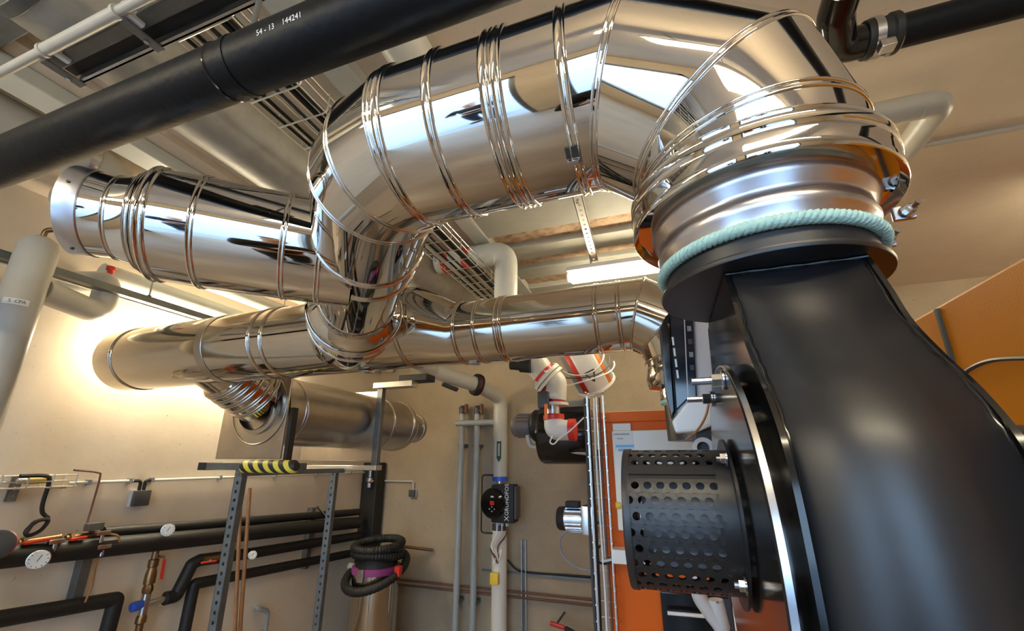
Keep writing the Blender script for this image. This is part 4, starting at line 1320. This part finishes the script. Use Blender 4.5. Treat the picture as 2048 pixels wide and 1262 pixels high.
ta2 = at(484, 926, y=1.70)
MB().lathe([(0, .020), (.005, .032), (cb_.x - ta2.x - .005, .032), (cb_.x - ta2.x + .01, .02)], Vector((ta2.x, 1.715, bz)), (1, 0, 0), 20).build('hazard_wrap', 'hazard', sf)
da, db_ = at(598, 930, y=2.52), at(757, 930, y=2.52)
bz2 = po2.z + .016
MB().box((da.x, 2.49, bz2 - .016), (db_.x, 2.56, bz2 + .016)).build('cross_bar', 'wire', sf, smooth=0, bevel=.003)
MB().box((da.x - .01, 2.487, bz2 - .018), (da.x + .08, 2.563, bz2 + .018)).build('end_cap', 'black_matt', sf, smooth=0, bevel=.003)
u0, u1 = at(764, 775, y=2.52), at(750, 925, y=2.52)
MB().box((u0.x - .022, 2.50, bz2), (u0.x + .022, 2.54, u0.z)).build('upright', 'zinc_dark', sf, smooth=0, bevel=.003)
MB().box((at(754, 768, y=2.52).x, 2.48, u0.z - .01), (at(830, 770, y=2.52).x, 2.56, u0.z + .03)).build('top_arm', 'wire', sf, smooth=0, bevel=.003)
MB().box((at(800, 762, y=2.52).x, 2.50, u0.z + .03), (at(855, 770, y=2.52).x, 2.62, u0.z + .075)).build('saddle', 'black_matt', sf, smooth=0, bevel=.004)
MB().box((at(585, 800, y=1.75).x - .012, 1.755, bz), (at(585, 800, y=1.75).x + .010, 1.79, bz + .30)).build('upright', 'black_matt', sf, smooth=0)
MB().box((po1.x - .02, po1.y, bz - .05), (po1.x + .02, po2.y, bz - .02)).build('side_rail', 'zinc_dark', sf, smooth=0)
# two copper rods leaning on the wall
for i, (a, b) in enumerate((((481, 1004), (470, 1262)), ((500, 976), (480, 1262)))):
    t_, b0 = at(*a, x=-2.45), at(*b, x=-2.38)
    d = b0 - t_
    b0 = t_ + d * ((t_.z - .0) / (t_.z - b0.z))
    o = MB().tube(b0, t_, .0105, n=12).build('copper_rod', 'copper')
    tag(o, 'shorter copper-brown rod leaning beside the hazard-taped post' if i == 0 else 'longer copper-brown rod leaning beside the hazard-taped post', 'rod', 'copper rods')

# ================================================================ FAR WALL
PY = YF - .09
# black upright in the corner
o = MB().box((XL + .0, YF - .16, 0), (at(750, 1000, y=YF - .16).x, YF - .02, at(735, 925, y=YF - .1).z)).build('corner_duct', 'black_matt', smooth=0, bevel=.01)
tag(o, 'black upright service duct standing in the corner of the two walls', 'duct')
cv = thing('corner_valve', 'small brass and zinc valve fixed to the black corner duct', 'valve', at(738, 965, y=YF - .2))
MB().lathe([(0, .02), (.05, .02), (.055, .032), (.09, .032), (.1, .018), (.16, .018)], at(738, 975, y=YF - .19), (0, 0, 1), 10).build('valve_body', 'zinc', cv)
MB().tube(at(738, 965, y=YF - .19), at(745, 962, y=YF - .24), .012, n=10).build('valve_stem', 'brass', cv)
MB().bar(at(738, 968, y=YF - .19), Vector((at(738, 968, y=YF - .19).x, YF - .1, at(738, 968, y=YF - .19).z)), .012, .012).build('mount', 'zinc', cv)

# two slim grey pipes
for i, px in enumerate((919, 951)):
    t = thing('slim_pipe', ('slim grey wall pipe with capped top, farther from the pale pump pipe' if i == 0 else 'slim grey wall pipe with capped top, next to the pale pump pipe'), 'pipe', Vector((at(px, 1000, y=PY).x, PY, 0)), 'slim grey wall pipes')
    x = at(px, 1000, y=PY).x
    zt_ = at(px, 822, y=PY).z
    MB().tube((x, PY, 0), (x, PY, zt_), .029, n=20).build('pipe_run', 'grey_paint', t)
    MB().lathe([(0, .034), (.06, .036), (.08, .022)], (x, PY, zt_ - .03), (0, 0, 1), 20).build('top_cap', 'darkgrey', t)
    MB().tube((x + .055, PY - .03, zt_ - .03), (x + .055, PY - .03, zt_ + .06), .017, n=12).build('bleed_valve', 'rust', t)
    MB().tube((x, PY, zt_ + .0), (x + .055, PY - .03, zt_), .012, n=10).build('bleed_arm', 'rust', t)
    for z in (.4, zt_ - .35):
        MB().box((x - .034, PY - .01, z), (x + .034, YF, z + .03)).build('pipe_clip', 'zinc_dark', t, smooth=0)
xa = at(915, 848, y=PY).x
xb = at(990, 848, y=PY).x
o = MB().tube((xa, PY - .02, at(950, 846, y=PY).z), (xb + .05, PY - .02, at(950, 846, y=PY).z), .028, n=16).build('cross_pipe', 'grey_paint')
tag(o, 'short horizontal grey pipe tying the two slim pipes to the white pump pipe', 'pipe')

# white pump pipe
pq = thing('pump_pipe', 'pale jacketed pipe on the far wall that holds the black circulation pump', 'pipe', Vector((at(1002, 1100, y=PY).x, PY, 0)))
xw = at(1002, 1000, y=PY).x
PYW = PY - .03
zb = at(1002, 800, y=PYW).z
f0 = at(868, 742, y=3.1)
f1 = at(955, 770, y=3.45)
MB().sweep(fillet([Vector((-1.9, 2.5, f0.z + .10)), f0, f1, Vector((xw, PYW, zb + .02)), Vector((xw, PYW, at(1002, 955, y=PYW).z))], [.1, .1, .12], 9), .066, 28).build('pipe_run', 'pvc', pq, smooth=60)
MB().tube((xw, PYW, 0), (xw, PYW, at(1002, 1058, y=PYW).z), .066, n=28).build('pipe_run', 'white_pipe', pq)
MB().tube((xw, PYW, at(1002, 1060, y=PYW).z), (xw, PYW, at(1002, 955, y=PYW).z), .030, n=20).build('pump_spool', 'zinc', pq)
fd = (f1 - f0).normalized()
fm = f0 + fd * ((f1 - f0).length * .92)
MB().lathe([(0, .095), (.022, .10), (.024, .07), (.03, .07), (.032, .10), (.055, .095)], fm, fd, 28).build('pipe_flange', 'black_matt', pq)
MB().lathe([(.02, .09), (.03, .092), (.036, .09)], fm, fd, 28).build('gasket', 'red', pq)
MB().bar(at(885, 768, y=3.2), at(915, 780, y=3.3), .05, .03).build('flap_lever', 'black_matt', pq, bevel=.006)
MB().tube((xw, PYW, at(1002, 962, y=PYW).z), (xw, PYW, at(1002, 953, y=PYW).z), .071, n=28).build('blue_ring', 'blue', pq)
MB().tube((xw, PYW, at(1002, 1060, y=PYW).z), (xw, PYW, at(1002, 1048, y=PYW).z), .068, n=28).build('lower_ring', 'darkgrey', pq)
ar = at(998, 905, y=PYW - .068)
MB().prism([Vector((ar.x - .022, ar.y - .001, ar.z + .10)), Vector((ar.x + .022, ar.y - .001, ar.z + .10)), Vector((ar.x + .022, ar.y - .001, ar.z - .05)), Vector((ar.x, ar.y - .001, ar.z - .085)), Vector((ar.x - .022, ar.y - .001, ar.z - .05))], (0, -.002, 0)).build('arrow_label', 'green', pq, smooth=0)
for k in range(2):
    MB().box((ar.x - .008 + k * .010, ar.y - .0045, ar.z - .03), (ar.x - .003 + k * .010, ar.y - .003, ar.z + .08)).build('label_line', 'lightgrey', pq, smooth=0)
# pump
pu = thing('circulation_pump', 'black circulation pump with white lettering on the pale wall pipe', 'pump', Vector((xw, PYW - .1, at(1002, 1040, y=PYW).z)))
pc = at(1010, 1006, y=PYW - .12)
MB().obox(pc, (.105, 0, 0), (0, .075, 0), (0, 0, .155)).build('pump_head', 'black_matt', pu, bevel=.02)
MB().lathe([(-.05, .12), (.03, .125), (.05, .11), (.055, .02)], at(988, 1006, y=PYW - .17), Vector((-.35, -1, 0)), 32).build('control_face', 'black_gloss', pu)
MB().box((pc.x + .104, pc.y - .06, pc.z - .12), (pc.x + .122, pc.y + .06, pc.z + .14)).build('heat_sink', 'darkgrey', pu, bevel=.004)
cf = at(984, 1006, y=PYW - .235)
MB().obox(cf + Vector((0, .0, 0)), (.022, -.007, 0), (.0, .003, 0), (0, 0, .016)).build('display', 'red', pu, smooth=0)
MB().obox(cf + Vector((0, .0, .05)), (.014, -.004, 0), (.0, .003, 0), (0, 0, .006)).build('display_mark', 'print_white', pu, smooth=0)
for k in range(4):
    a = k * PI / 2
    MB().obox(cf + Vector((.022 * math.cos(a), -.002, -.048 + .018 * math.sin(a))), (.006, -.002, 0), (0, .003, 0), (0, 0, .004)).build('button', 'lightgrey', pu, smooth=0)
text(pu, 'GRUNDFOS', (pc.x + .045, pc.y - .0765, pc.z + .035), (0, 0, 1), (-1, 0, 0), .048, 'print_white')
text(pu, 'X', (pc.x + .045, pc.y - .0765, pc.z - .115), (0, 0, 1), (-1, 0, 0), .06, 'print_white')
for k in range(3):
    x = pc.x - .07 + k * .045
    z = pc.z - .155
    MB().lathe([(0, .014), (-.03, .014)], (x, pc.y, z), (0, 0, 1), 6).build('cable_gland', 'lightgrey', pu)
    pts = curve([(x, pc.y, z - .02), (x - .01, pc.y, z - .10), (xw - .04 + .03 * k, PYW - .09, z - .20), (xw + .03, PYW - .10, z - .30), (xw + .05 - .05 * k, PYW - .09, z - .22), (xw - .02 + .02 * k, PYW - .09, z - .33)], 5)
    MB().sweep(pts, .007, 6).build('cable', ('white_plastic', 'lightgrey', 'rust')[k], pu)
MB().sweep(fillet([(xw - .03, PYW - .04, at(1002, 950, y=PYW).z), (xw - .16, PYW - .04, at(1002, 950, y=PYW).z), (xw - .16, PYW - .04, at(1002, 1066, y=PYW).z), (xw - .03, PYW - .04, at(1002, 1066, y=PYW).z)], .03), .007, 8).build('sense_line', 'black_matt', pu)
yl = at(991, 1156, y=PYW - .07)
o = MB().obox(yl + Vector((0, -.02, 0)), (.037, .0, 0), (0, .02, 0), (0, 0, .045)).build('yellow_box', 'yellow', bevel=.008)
tag(o, 'small yellow box strapped to the pale pump pipe', 'box')

# wall strut and rods on the far wall
vs_ = thing('wall_strut', 'grey steel strut fixed upright on the far wall right of the pump pipe', 'strut', Vector((at(1048, 1200, y=YF).x, YF - .03, .3)))
xs_ = at(1048, 1150, y=YF - .03).x
zs_ = at(1047, 1080, y=YF - .03).z
for s in (-1, 1):
    MB().box((xs_ + s * .018 - .004, YF - .045, .2), (xs_ + s * .018 + .004, YF, zs_)).build('strut_flange', 'zinc', vs_, smooth=0)
MB().box((xs_ - .018, YF - .012, .2), (xs_ + .018, YF - .004, zs_)).build('strut_back', 'zinc_dark', vs_, smooth=0)
for i, (y0, y1) in enumerate(((1163, 1196), (1173, 1206))):
    a, b = at(800, y0, y=YF - .04), at(1185, y1, y=YF - .04)
    z_ = (a.z + b.z) / 2
    o = MB().sweep(fillet([(a.x - .15, YF - .04, z_), (b.x + .03, YF - .04, z_), (b.x + .03, YF - .04, z_ - (.5 if i else .04))], .02), .010, 10).build('rusty_pipe', 'rust')
    tag(o, ('upper' if i == 0 else 'lower') + ' thin rusty brown pipe running along the far wall', 'pipe', 'rusty pipes')
    for px in (960, 1145):
        x = at(px, 1185, y=YF).x + .01 * i
        MB().box((x - .006, YF - .055, z_ - .02), (x + .006, YF, z_ + .014)).build('pipe_clip', 'zinc', None) if False else None
a, b = at(1010, 1142, y=YF - .02), at(1195, 1156, y=YF - .02)
o = MB().sweep(curve([at(1015, 1120, y=YF - .05), at(1035, 1140, y=YF - .03), at(1070, 1146, y=YF - .02), at(1130, 1150, y=YF - .02), at(1195, 1155, y=YF - .02)]), .009, 8).build('cable', 'black_matt')
tag(o, 'black cable running from the pump along the far wall to the upright tray', 'cable')
o = MB().box((at(965, 1142, y=YF).x, YF - .02, (a.z + b.z) / 2 - .022), (at(1195, 1150, y=YF).x, YF, (a.z + b.z) / 2 - .006)).build('cable_strip', 'zinc_dark', smooth=0)
tag(o, 'narrow grey cable strip on the far wall under the black pump cable', 'trunking')
o = MB().tube(at(800, 1092, y=YF - .2), at(866, 1100, y=YF - .02), .014, n=12).build('brown_handle', 'rust')
tag(o, 'brown wooden handle sticking out behind the vacuum cleaner', 'handle')
o = MB().bar(at(1100, 1246, y=YF - .3), at(1130, 1256, y=YF - .3), .03, .03).build('red_tool', 'red', bevel=.01)
tag(o, 'red tool grip hanging low in front of the far wall', 'tool')
o2 = MB().tube(at(1112, 1250, y=YF - .3), Vector((at(1112, 1250, y=YF - .3).x, YF, at(1112, 1250, y=YF - .3).z)), .008).build('peg', 'darkgrey', o)
MB().bar(at(1130, 1256, y=YF - .3), at(1155, 1270, y=YF - .3), .03, .03).build('tool_arm', 'black_matt', o, bevel=.008)

# silver motor left of the cabinet
sm = thing('gear_motor', 'small silver gear motor with a black end cap beside the upright tray', 'motor', at(1150, 1060, y=2.3))
MYY = 2.3
m0, m1 = at(1116, 1036, y=MYY), at(1186, 1036, y=MYY)
MB().lathe([(0, .03), (0, .048), (.01, .056), (.04, .058)], m0, (1, 0, 0), 28).build('end_cap', 'black_matt', sm)
MB().lathe([(.04, .056), (.13, .056)], m0, (1, 0, 0), 28).build('motor_body', 'zinc', sm)
for i in range(16):
    a_ = 2 * PI * i / 16
    MB().bar(m0 + Vector((.045, .059 * math.cos(a_), .059 * math.sin(a_))), m0 + Vector((.125, .059 * math.cos(a_), .059 * math.sin(a_))), .004, .008, up=(0, math.cos(a_), math.sin(a_))).build('cooling_fin', 'zinc', sm, smooth=0)
MB().obox(m0 + Vector((.165, 0, 0)), (.035, 0, 0), (0, .06, 0), (0, 0, .068)).build('gearbox', 'zinc', sm, bevel=.01)
MB().obox(m0 + Vector((.085, -.02, .07)), (.035, 0, 0), (0, .03, 0), (0, 0, .016)).build('terminal_box', 'black_matt', sm, bevel=.006)
MB().tube(m0 + Vector((.2, 0, 0)), Vector((BX + .01, MYY, m0.z)), .02, n=14).build('drive_shaft', 'zinc_dark', sm)
MB().sweep(curve([m0 + Vector((.06, -.05, -.05)), m0 + Vector((.02, -.05, -.09)), m0 + Vector((.03, -.05, -.16)), m0 + Vector((.10, -.05, -.21)), m0 + Vector((.20, -.05, -.22))]), .006, 8).build('cable', 'midgrey', sm)

# upright wire tray beside the cabinet, with its cables
tx = at(1203, 1000, y=1.74).x
wire_tray('upright_cable_tray', 'upright galvanised wire tray beside the orange cabinet', Vector((tx, 1.748, .1)), W(tx, 1.748, .25), (1, 0, 0), (0, -1, 0), .055, .045, .050, 3, .0026)
for i, (o_, m, l_) in enumerate(((-.028, 'black_matt', 'black cable strapped in the upright tray beside the cabinet'), (-.008, 'white_plastic', 'white cable strapped in the upright tray beside the cabinet'), (.012, 'rust', 'red-brown cable strapped in the upright tray beside the cabinet'), (-.046, 'darkgrey', 'grey conduit running up the outside of the upright tray'))):
    o = MB().sweep(curve([W(tx + o_ + .003 * math.sin(k * 1.7 + i), 1.735, -1.4 + k * .235) for k in range(8)], 4), .006 if i in (0, 3) else .004, 8).build('cable', m)
    tag(o, l_, 'cable')
wl = thing('cable_loop', 'loose black cable bundle between the upright tray and the junction box', 'cable', at(1205, 1115, y=1.8))
for k in range(2):
    MB().sweep(curve([at(1200, 1085 + 6 * k, y=1.83), at(1185, 1110, y=1.80), at(1205, 1122 + 5 * k, y=1.74), at(1228, 1118 + 4 * k, y=1.72)]), .005, 6).build('cable_strand', 'black_matt' if k else 'lightgrey', wl)

# vacuum cleaner
va = thing('vacuum_cleaner', 'steel drum vacuum cleaner with a coiled black hose on top', 'vacuum', Vector((at(752, 1150, y=3.45).x, 3.45, 0)))
vc = at(752, 1150, y=3.45)
vr = .195
zv = at(752, 1140, y=3.45).z
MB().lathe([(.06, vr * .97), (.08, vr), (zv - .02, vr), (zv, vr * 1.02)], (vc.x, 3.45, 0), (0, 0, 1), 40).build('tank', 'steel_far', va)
MB().lathe([(0, .2), (.02, vr * 1.04), (.05, vr * 1.04), (.06, .1)], (vc.x, 3.45, zv - .01), (0, 0, 1), 40).build('purple_band', 'purple', va)
MB().lathe([(0, vr * .92), (.10, vr * .82), (.13, vr * .5), (.14, .02)], (vc.x, 3.45, zv + .03), (0, 0, 1), 40).build('motor_head', 'black_matt', va)
for k, (rr, dz, tl) in enumerate(((vr * 1.0, .20, .02), (vr * .98, .125, -.02), (vr * 1.25, .0, .11))):
    pts = [Vector((vc.x + rr * math.cos(a), 3.45 + rr * math.sin(a), zv + dz + tl * math.sin(a + .15))) for a in [2 * PI * i / 40 for i in range(40)]]
    b = MB()
    Lr = []
    big = curve(pts + [pts[0]], 4)
    b.sweep(big[:-1], [.034 + .003 * math.sin(i * 2.2) for i in range(len(big) - 1)], 10, closed=True)
    b.build('hose_coil', 'black_matt', va, smooth=50)
MB().box((vc.x - .03, 3.45 - vr - .025, zv - .05), (vc.x + .03, 3.45 - vr, zv + .05)).build('latch', 'zinc', va, smooth=0, bevel=.004)
MB().obox((vc.x + vr * 1.28, 3.40, zv + .02), (.025, 0, 0), (0, .025, 0), (0, 0, .04)).build('red_nozzle', 'red', va, bevel=.008)
MB().tube((vc.x - vr, 3.45, zv + .0), (vc.x - vr * 1.45, 3.45, zv + .01), .03, n=16).build('inlet', 'grey_paint', va)
for k in range(4):
    a = PI / 4 + k * PI / 2
    MB().lathe([(0, .02), (0, .032), (.05, .032), (.06, .02)], (vc.x + vr * .85 * math.cos(a), 3.45 + vr * .85 * math.sin(a), 0), (0, 0, 1), 14).build('castor', 'darkgrey', va)

# ================================================================ CONTROL UNIT BY THE FAN
cu_ = thing('control_unit', 'pale grey control unit with a dark display window, behind the perforated guard', 'control unit', W(.05, .86, -.35))
ya_ = .80
def face(pts, y, depth, name, m, bev=.003):
    return MB().prism([at(px, py, y=y) for px, py in pts], (0, depth, 0)).build(name, m, cu_, smooth=0, bevel=bev)


face([(1352, 622), (1418, 622), (1428, 800), (1430, 845), (1378, 858), (1352, 858)], ya_, .07, 'housing', 'lightgrey')
face([(1338, 622), (1386, 622), (1394, 795), (1374, 800), (1352, 822)], ya_ - .006, .02, 'display_window', 'window_dark', .002)
face([(1367, 622), (1369, 622), (1377, 799), (1375, 799)], ya_ - .008, .004, 'window_rib', 'lightgrey', 0)
for k in range(4):
    face([(1343 + 3 * k, 674 + 22 * k), (1347 + 3 * k, 674 + 22 * k), (1349 + 3 * k, 690 + 22 * k), (1345 + 3 * k, 690 + 22 * k)], ya_ - .008, .004, 'indicator', 'print_white', 0)
for k in range(5):
    face([(1374 + 2 * k, 652 + 26 * k), (1382 + 2 * k, 652 + 26 * k), (1383 + 2 * k, 662 + 26 * k), (1375 + 2 * k, 662 + 26 * k)], ya_ - .008, .004, 'indicator', ('midgrey', 'darkgrey')[k % 2], 0)
face([(1318, 660), (1326, 640), (1338, 622), (1352, 822), (1344, 840), (1330, 780)], ya_ - .012, .05, 'side_cover', 'black_gloss', .004)
face([(1344, 842), (1372, 806), (1396, 799), (1426, 802), (1428, 850), (1400, 862), (1352, 866)], ya_ - .014, .03, 'clear_hood', 'white_plastic', .005)
face([(1388, 858), (1428, 848), (1428, 920), (1388, 920)], ya_ + .008, .05, 'mount_block', 'darkgrey')
bx0, bx1, bz0, bz1 = at(1345, 640, y=ya_).x, at(1428, 870, y=ya_).x, at(1400, 905, y=ya_).z, 0
rc = at(1406, 896, y=ya_ + .006)
MB().lathe([(0, .010), (0, .017), (.012, .017), (.012, .010)], rc, (0, -1, 0), 24, caps=False).build('grey_grommet', 'lightgrey', cu_)
MB().box((bx0 + .04, ya_ + .02, 0), (bx1 - .006, ya_ + .055, bz0 + .01)).build('stand', 'black_matt', cu_, smooth=0)
MB().sweep(curve([at(1420, 790, y=ya_ - .035), at(1412, 830, y=ya_ - .035), at(1395, 860, y=ya_ - .035), at(1372, 880, y=ya_ - .035)]), .0022, 6).build('wire', 'copper', cu_)
# pale hose and sheet below the guard
o = MB().sweep(curve([at(1395, 1150, y=1.0), at(1398, 1190, y=1.0), at(1420, 1225, y=1.0), at(1445, 1262, y=1.0), at(1460, 1330, y=1.0), Vector((.22, 1.0, .02))]), .014, 14).build('pale_hose', 'lightgrey')
tag(o, 'pale grey hose dropping behind the perforated motor guard', 'hose')
o = MB().prism([at(1465, 1180, y=1.3), at(1485, 1180, y=1.3), at(1500, 1270, y=1.3) + Vector((0, 0, -.3)), at(1440, 1262, y=1.3) + Vector((0, 0, -.3))], (0, .01, 0)).build('white_sheet', 'white', smooth=0)
tag(o, 'narrow white sheet metal guard standing in front of the orange cabinet', 'panel')
zlow = min(p.z for p in [o.matrix_world @ Vector(c) for c in o.bound_box])

# ================================================================ PEOPLE BEHIND THE CAMERA (seen mirrored in the ducts)
def person(label, loc, facing, top, legs, phone=False):
    t = thing('person', label, 'person', loc)
    R = Matrix.Rotation(facing, 3, 'Z')
    V, E, Rd = [], [], []

    def v(x, y, z, r, frm=None):
        V.append(Vector(loc) + R @ Vector((x, y, z)))
        Rd.append(r)
        if frm is not None:
            E.append((frm, len(V) - 1))
        return len(V) - 1

    def skin(name, m, root=0):
        me = bpy.data.meshes.new(name)
        me.from_pydata([p - ORG[t.name] for p in V], E, [])
        ob = bpy.data.objects.new(name, me)
        COL.objects.link(ob)
        ob.parent = t
        ORG[ob.name] = ORG[t.name]
        md = ob.modifiers.new('skin', 'SKIN')
        sv = me.skin_vertices[0].data
        for i, r in enumerate(Rd):
            rr = r if isinstance(r, tuple) else (r, r)
            sv[i].radius = rr
            sv[i].use_root = (i == root)
        md.use_smooth_shade = True
        sb = ob.modifiers.new('subdivision', 'SUBSURF')
        sb.levels = sb.render_levels = 2
        me.materials.append(M[m])
        V.clear(); E.clear(); Rd.clear()
        return ob
    # +y is forward
    pel = v(0, 0, .93, (.15, .11))
    w1 = v(0, 0, 1.10, (.14, .10), pel)
    ch = v(0, .01, 1.32, (.16, .11), w1)
    nk = v(0, 0, 1.47, (.055, .055), ch)
    hd = v(0, .02, 1.56, (.065, .075), nk)
    h2 = v(0, .025, 1.66, (.078, .095), hd)
    h3 = v(0, .01, 1.74, (.062, .075), h2)
    for s in (-1, 1):
        sh = v(.17 * s, 0, 1.40, .062, ch)
        el = v(.25 * s, .06, 1.14, .046, sh)
        wr_ = v(.09 * s if phone else .10 * s, .28, 1.18 if not phone else 1.38, .032, el)
        pm = v(.06 * s, .35, 1.19 if not phone else 1.43, (.038, .02), wr_)
        for k, (dx, ln) in enumerate(((-.024, .05), (-.009, .062), (.007, .06), (.022, .048))):
            f1_ = v(.055 * s + dx, .36 + ln * .5, 1.20 if not phone else 1.46, .009, pm)
            v(.050 * s + dx, .35 + ln * .6, 1.215 if not phone else 1.49, .008, f1_)
        v(.04 * s - .03 * s, .35, 1.215 if not phone else 1.45, .010, pm)
        hp = v(.095 * s, 0, .85, .088, pel)
        kn = v(.10 * s, .02, .49, .060, hp)
        an = v(.10 * s, -.01, .09, .042, kn)
        v(.11 * s, .12, .04, .040, an)
    body = skin('body', 'skin')
    # clothes: jacket and trousers as their own surfaces
    a = v(0, 0, .90, (.165, .125)); b = v(0, 0, 1.10, (.155, .115), a); c_ = v(0, .01, 1.33, (.175, .125), b)
    v(0, .0, 1.455, (.075, .07), c_)
    for s in (-1, 1):
        sh = v(.175 * s, 0, 1.40, .075, c_)
        el = v(.255 * s, .06, 1.14, .058, sh)
        v(.105 * s if not phone else .10 * s, .24, 1.175 if not phone else 1.35, .044, el)
    skin('jacket', top)
    a = v(0, 0, .97, (.16, .12)); b = v(0, 0, .90, (.155, .12), a)
    for s in (-1, 1):
        hp = v(.098 * s, 0, .82, .10, b)
        kn = v(.10 * s, .02, .49, .074, hp)
        v(.10 * s, -.01, .10, .062, kn)
    skin('trousers', legs)
    a = v(0, -.015, 1.70, (.086, .10)); v(0, -.01, 1.765, (.055, .065), a)
    skin('hair', 'hair')
    for s in (-1, 1):
        MB().obox(Vector(loc) + R @ Vector((.105 * s, .04, .045)), R @ Vector((.05, 0, 0)), R @ Vector((0, .14, 0)), Vector((0, 0, .045))).build('shoe', 'black_matt', t, bevel=.02)
        MB().lathe([(0, .012), (.006, .008)], Vector(loc) + R @ Vector((.032 * s, .115, 1.655)), R @ Vector((0, 1, 0)), 10).build('eye', 'print', t)
    MB().obox(Vector(loc) + R @ Vector((0, .125, 1.625)), R @ Vector((.012, 0, 0)), R @ Vector((0, .015, 0)), Vector((0, 0, .02))).build('nose', 'skin', t, bevel=.006)
    MB().obox(Vector(loc) + R @ Vector((0, .108, 1.585)), R @ Vector((.025, 0, 0)), R @ Vector((0, .006, 0)), Vector((0, 0, .005))).build('mouth', 'red', t, bevel=.002)
    return t


person('person in black clothes holding up a phone just behind the viewpoint', (.0, -.62, 0), 0, 'black_cloth', 'black_cloth', True)
person('person in dark work clothes standing in the left gateway with hands together', (-1.45, -3.3, -.04), .1, 'navy', 'navy')
person('person in dark work clothes standing in the right gateway with hands together', (.45, -3.5, -.04), -.05, 'navy', 'navy')
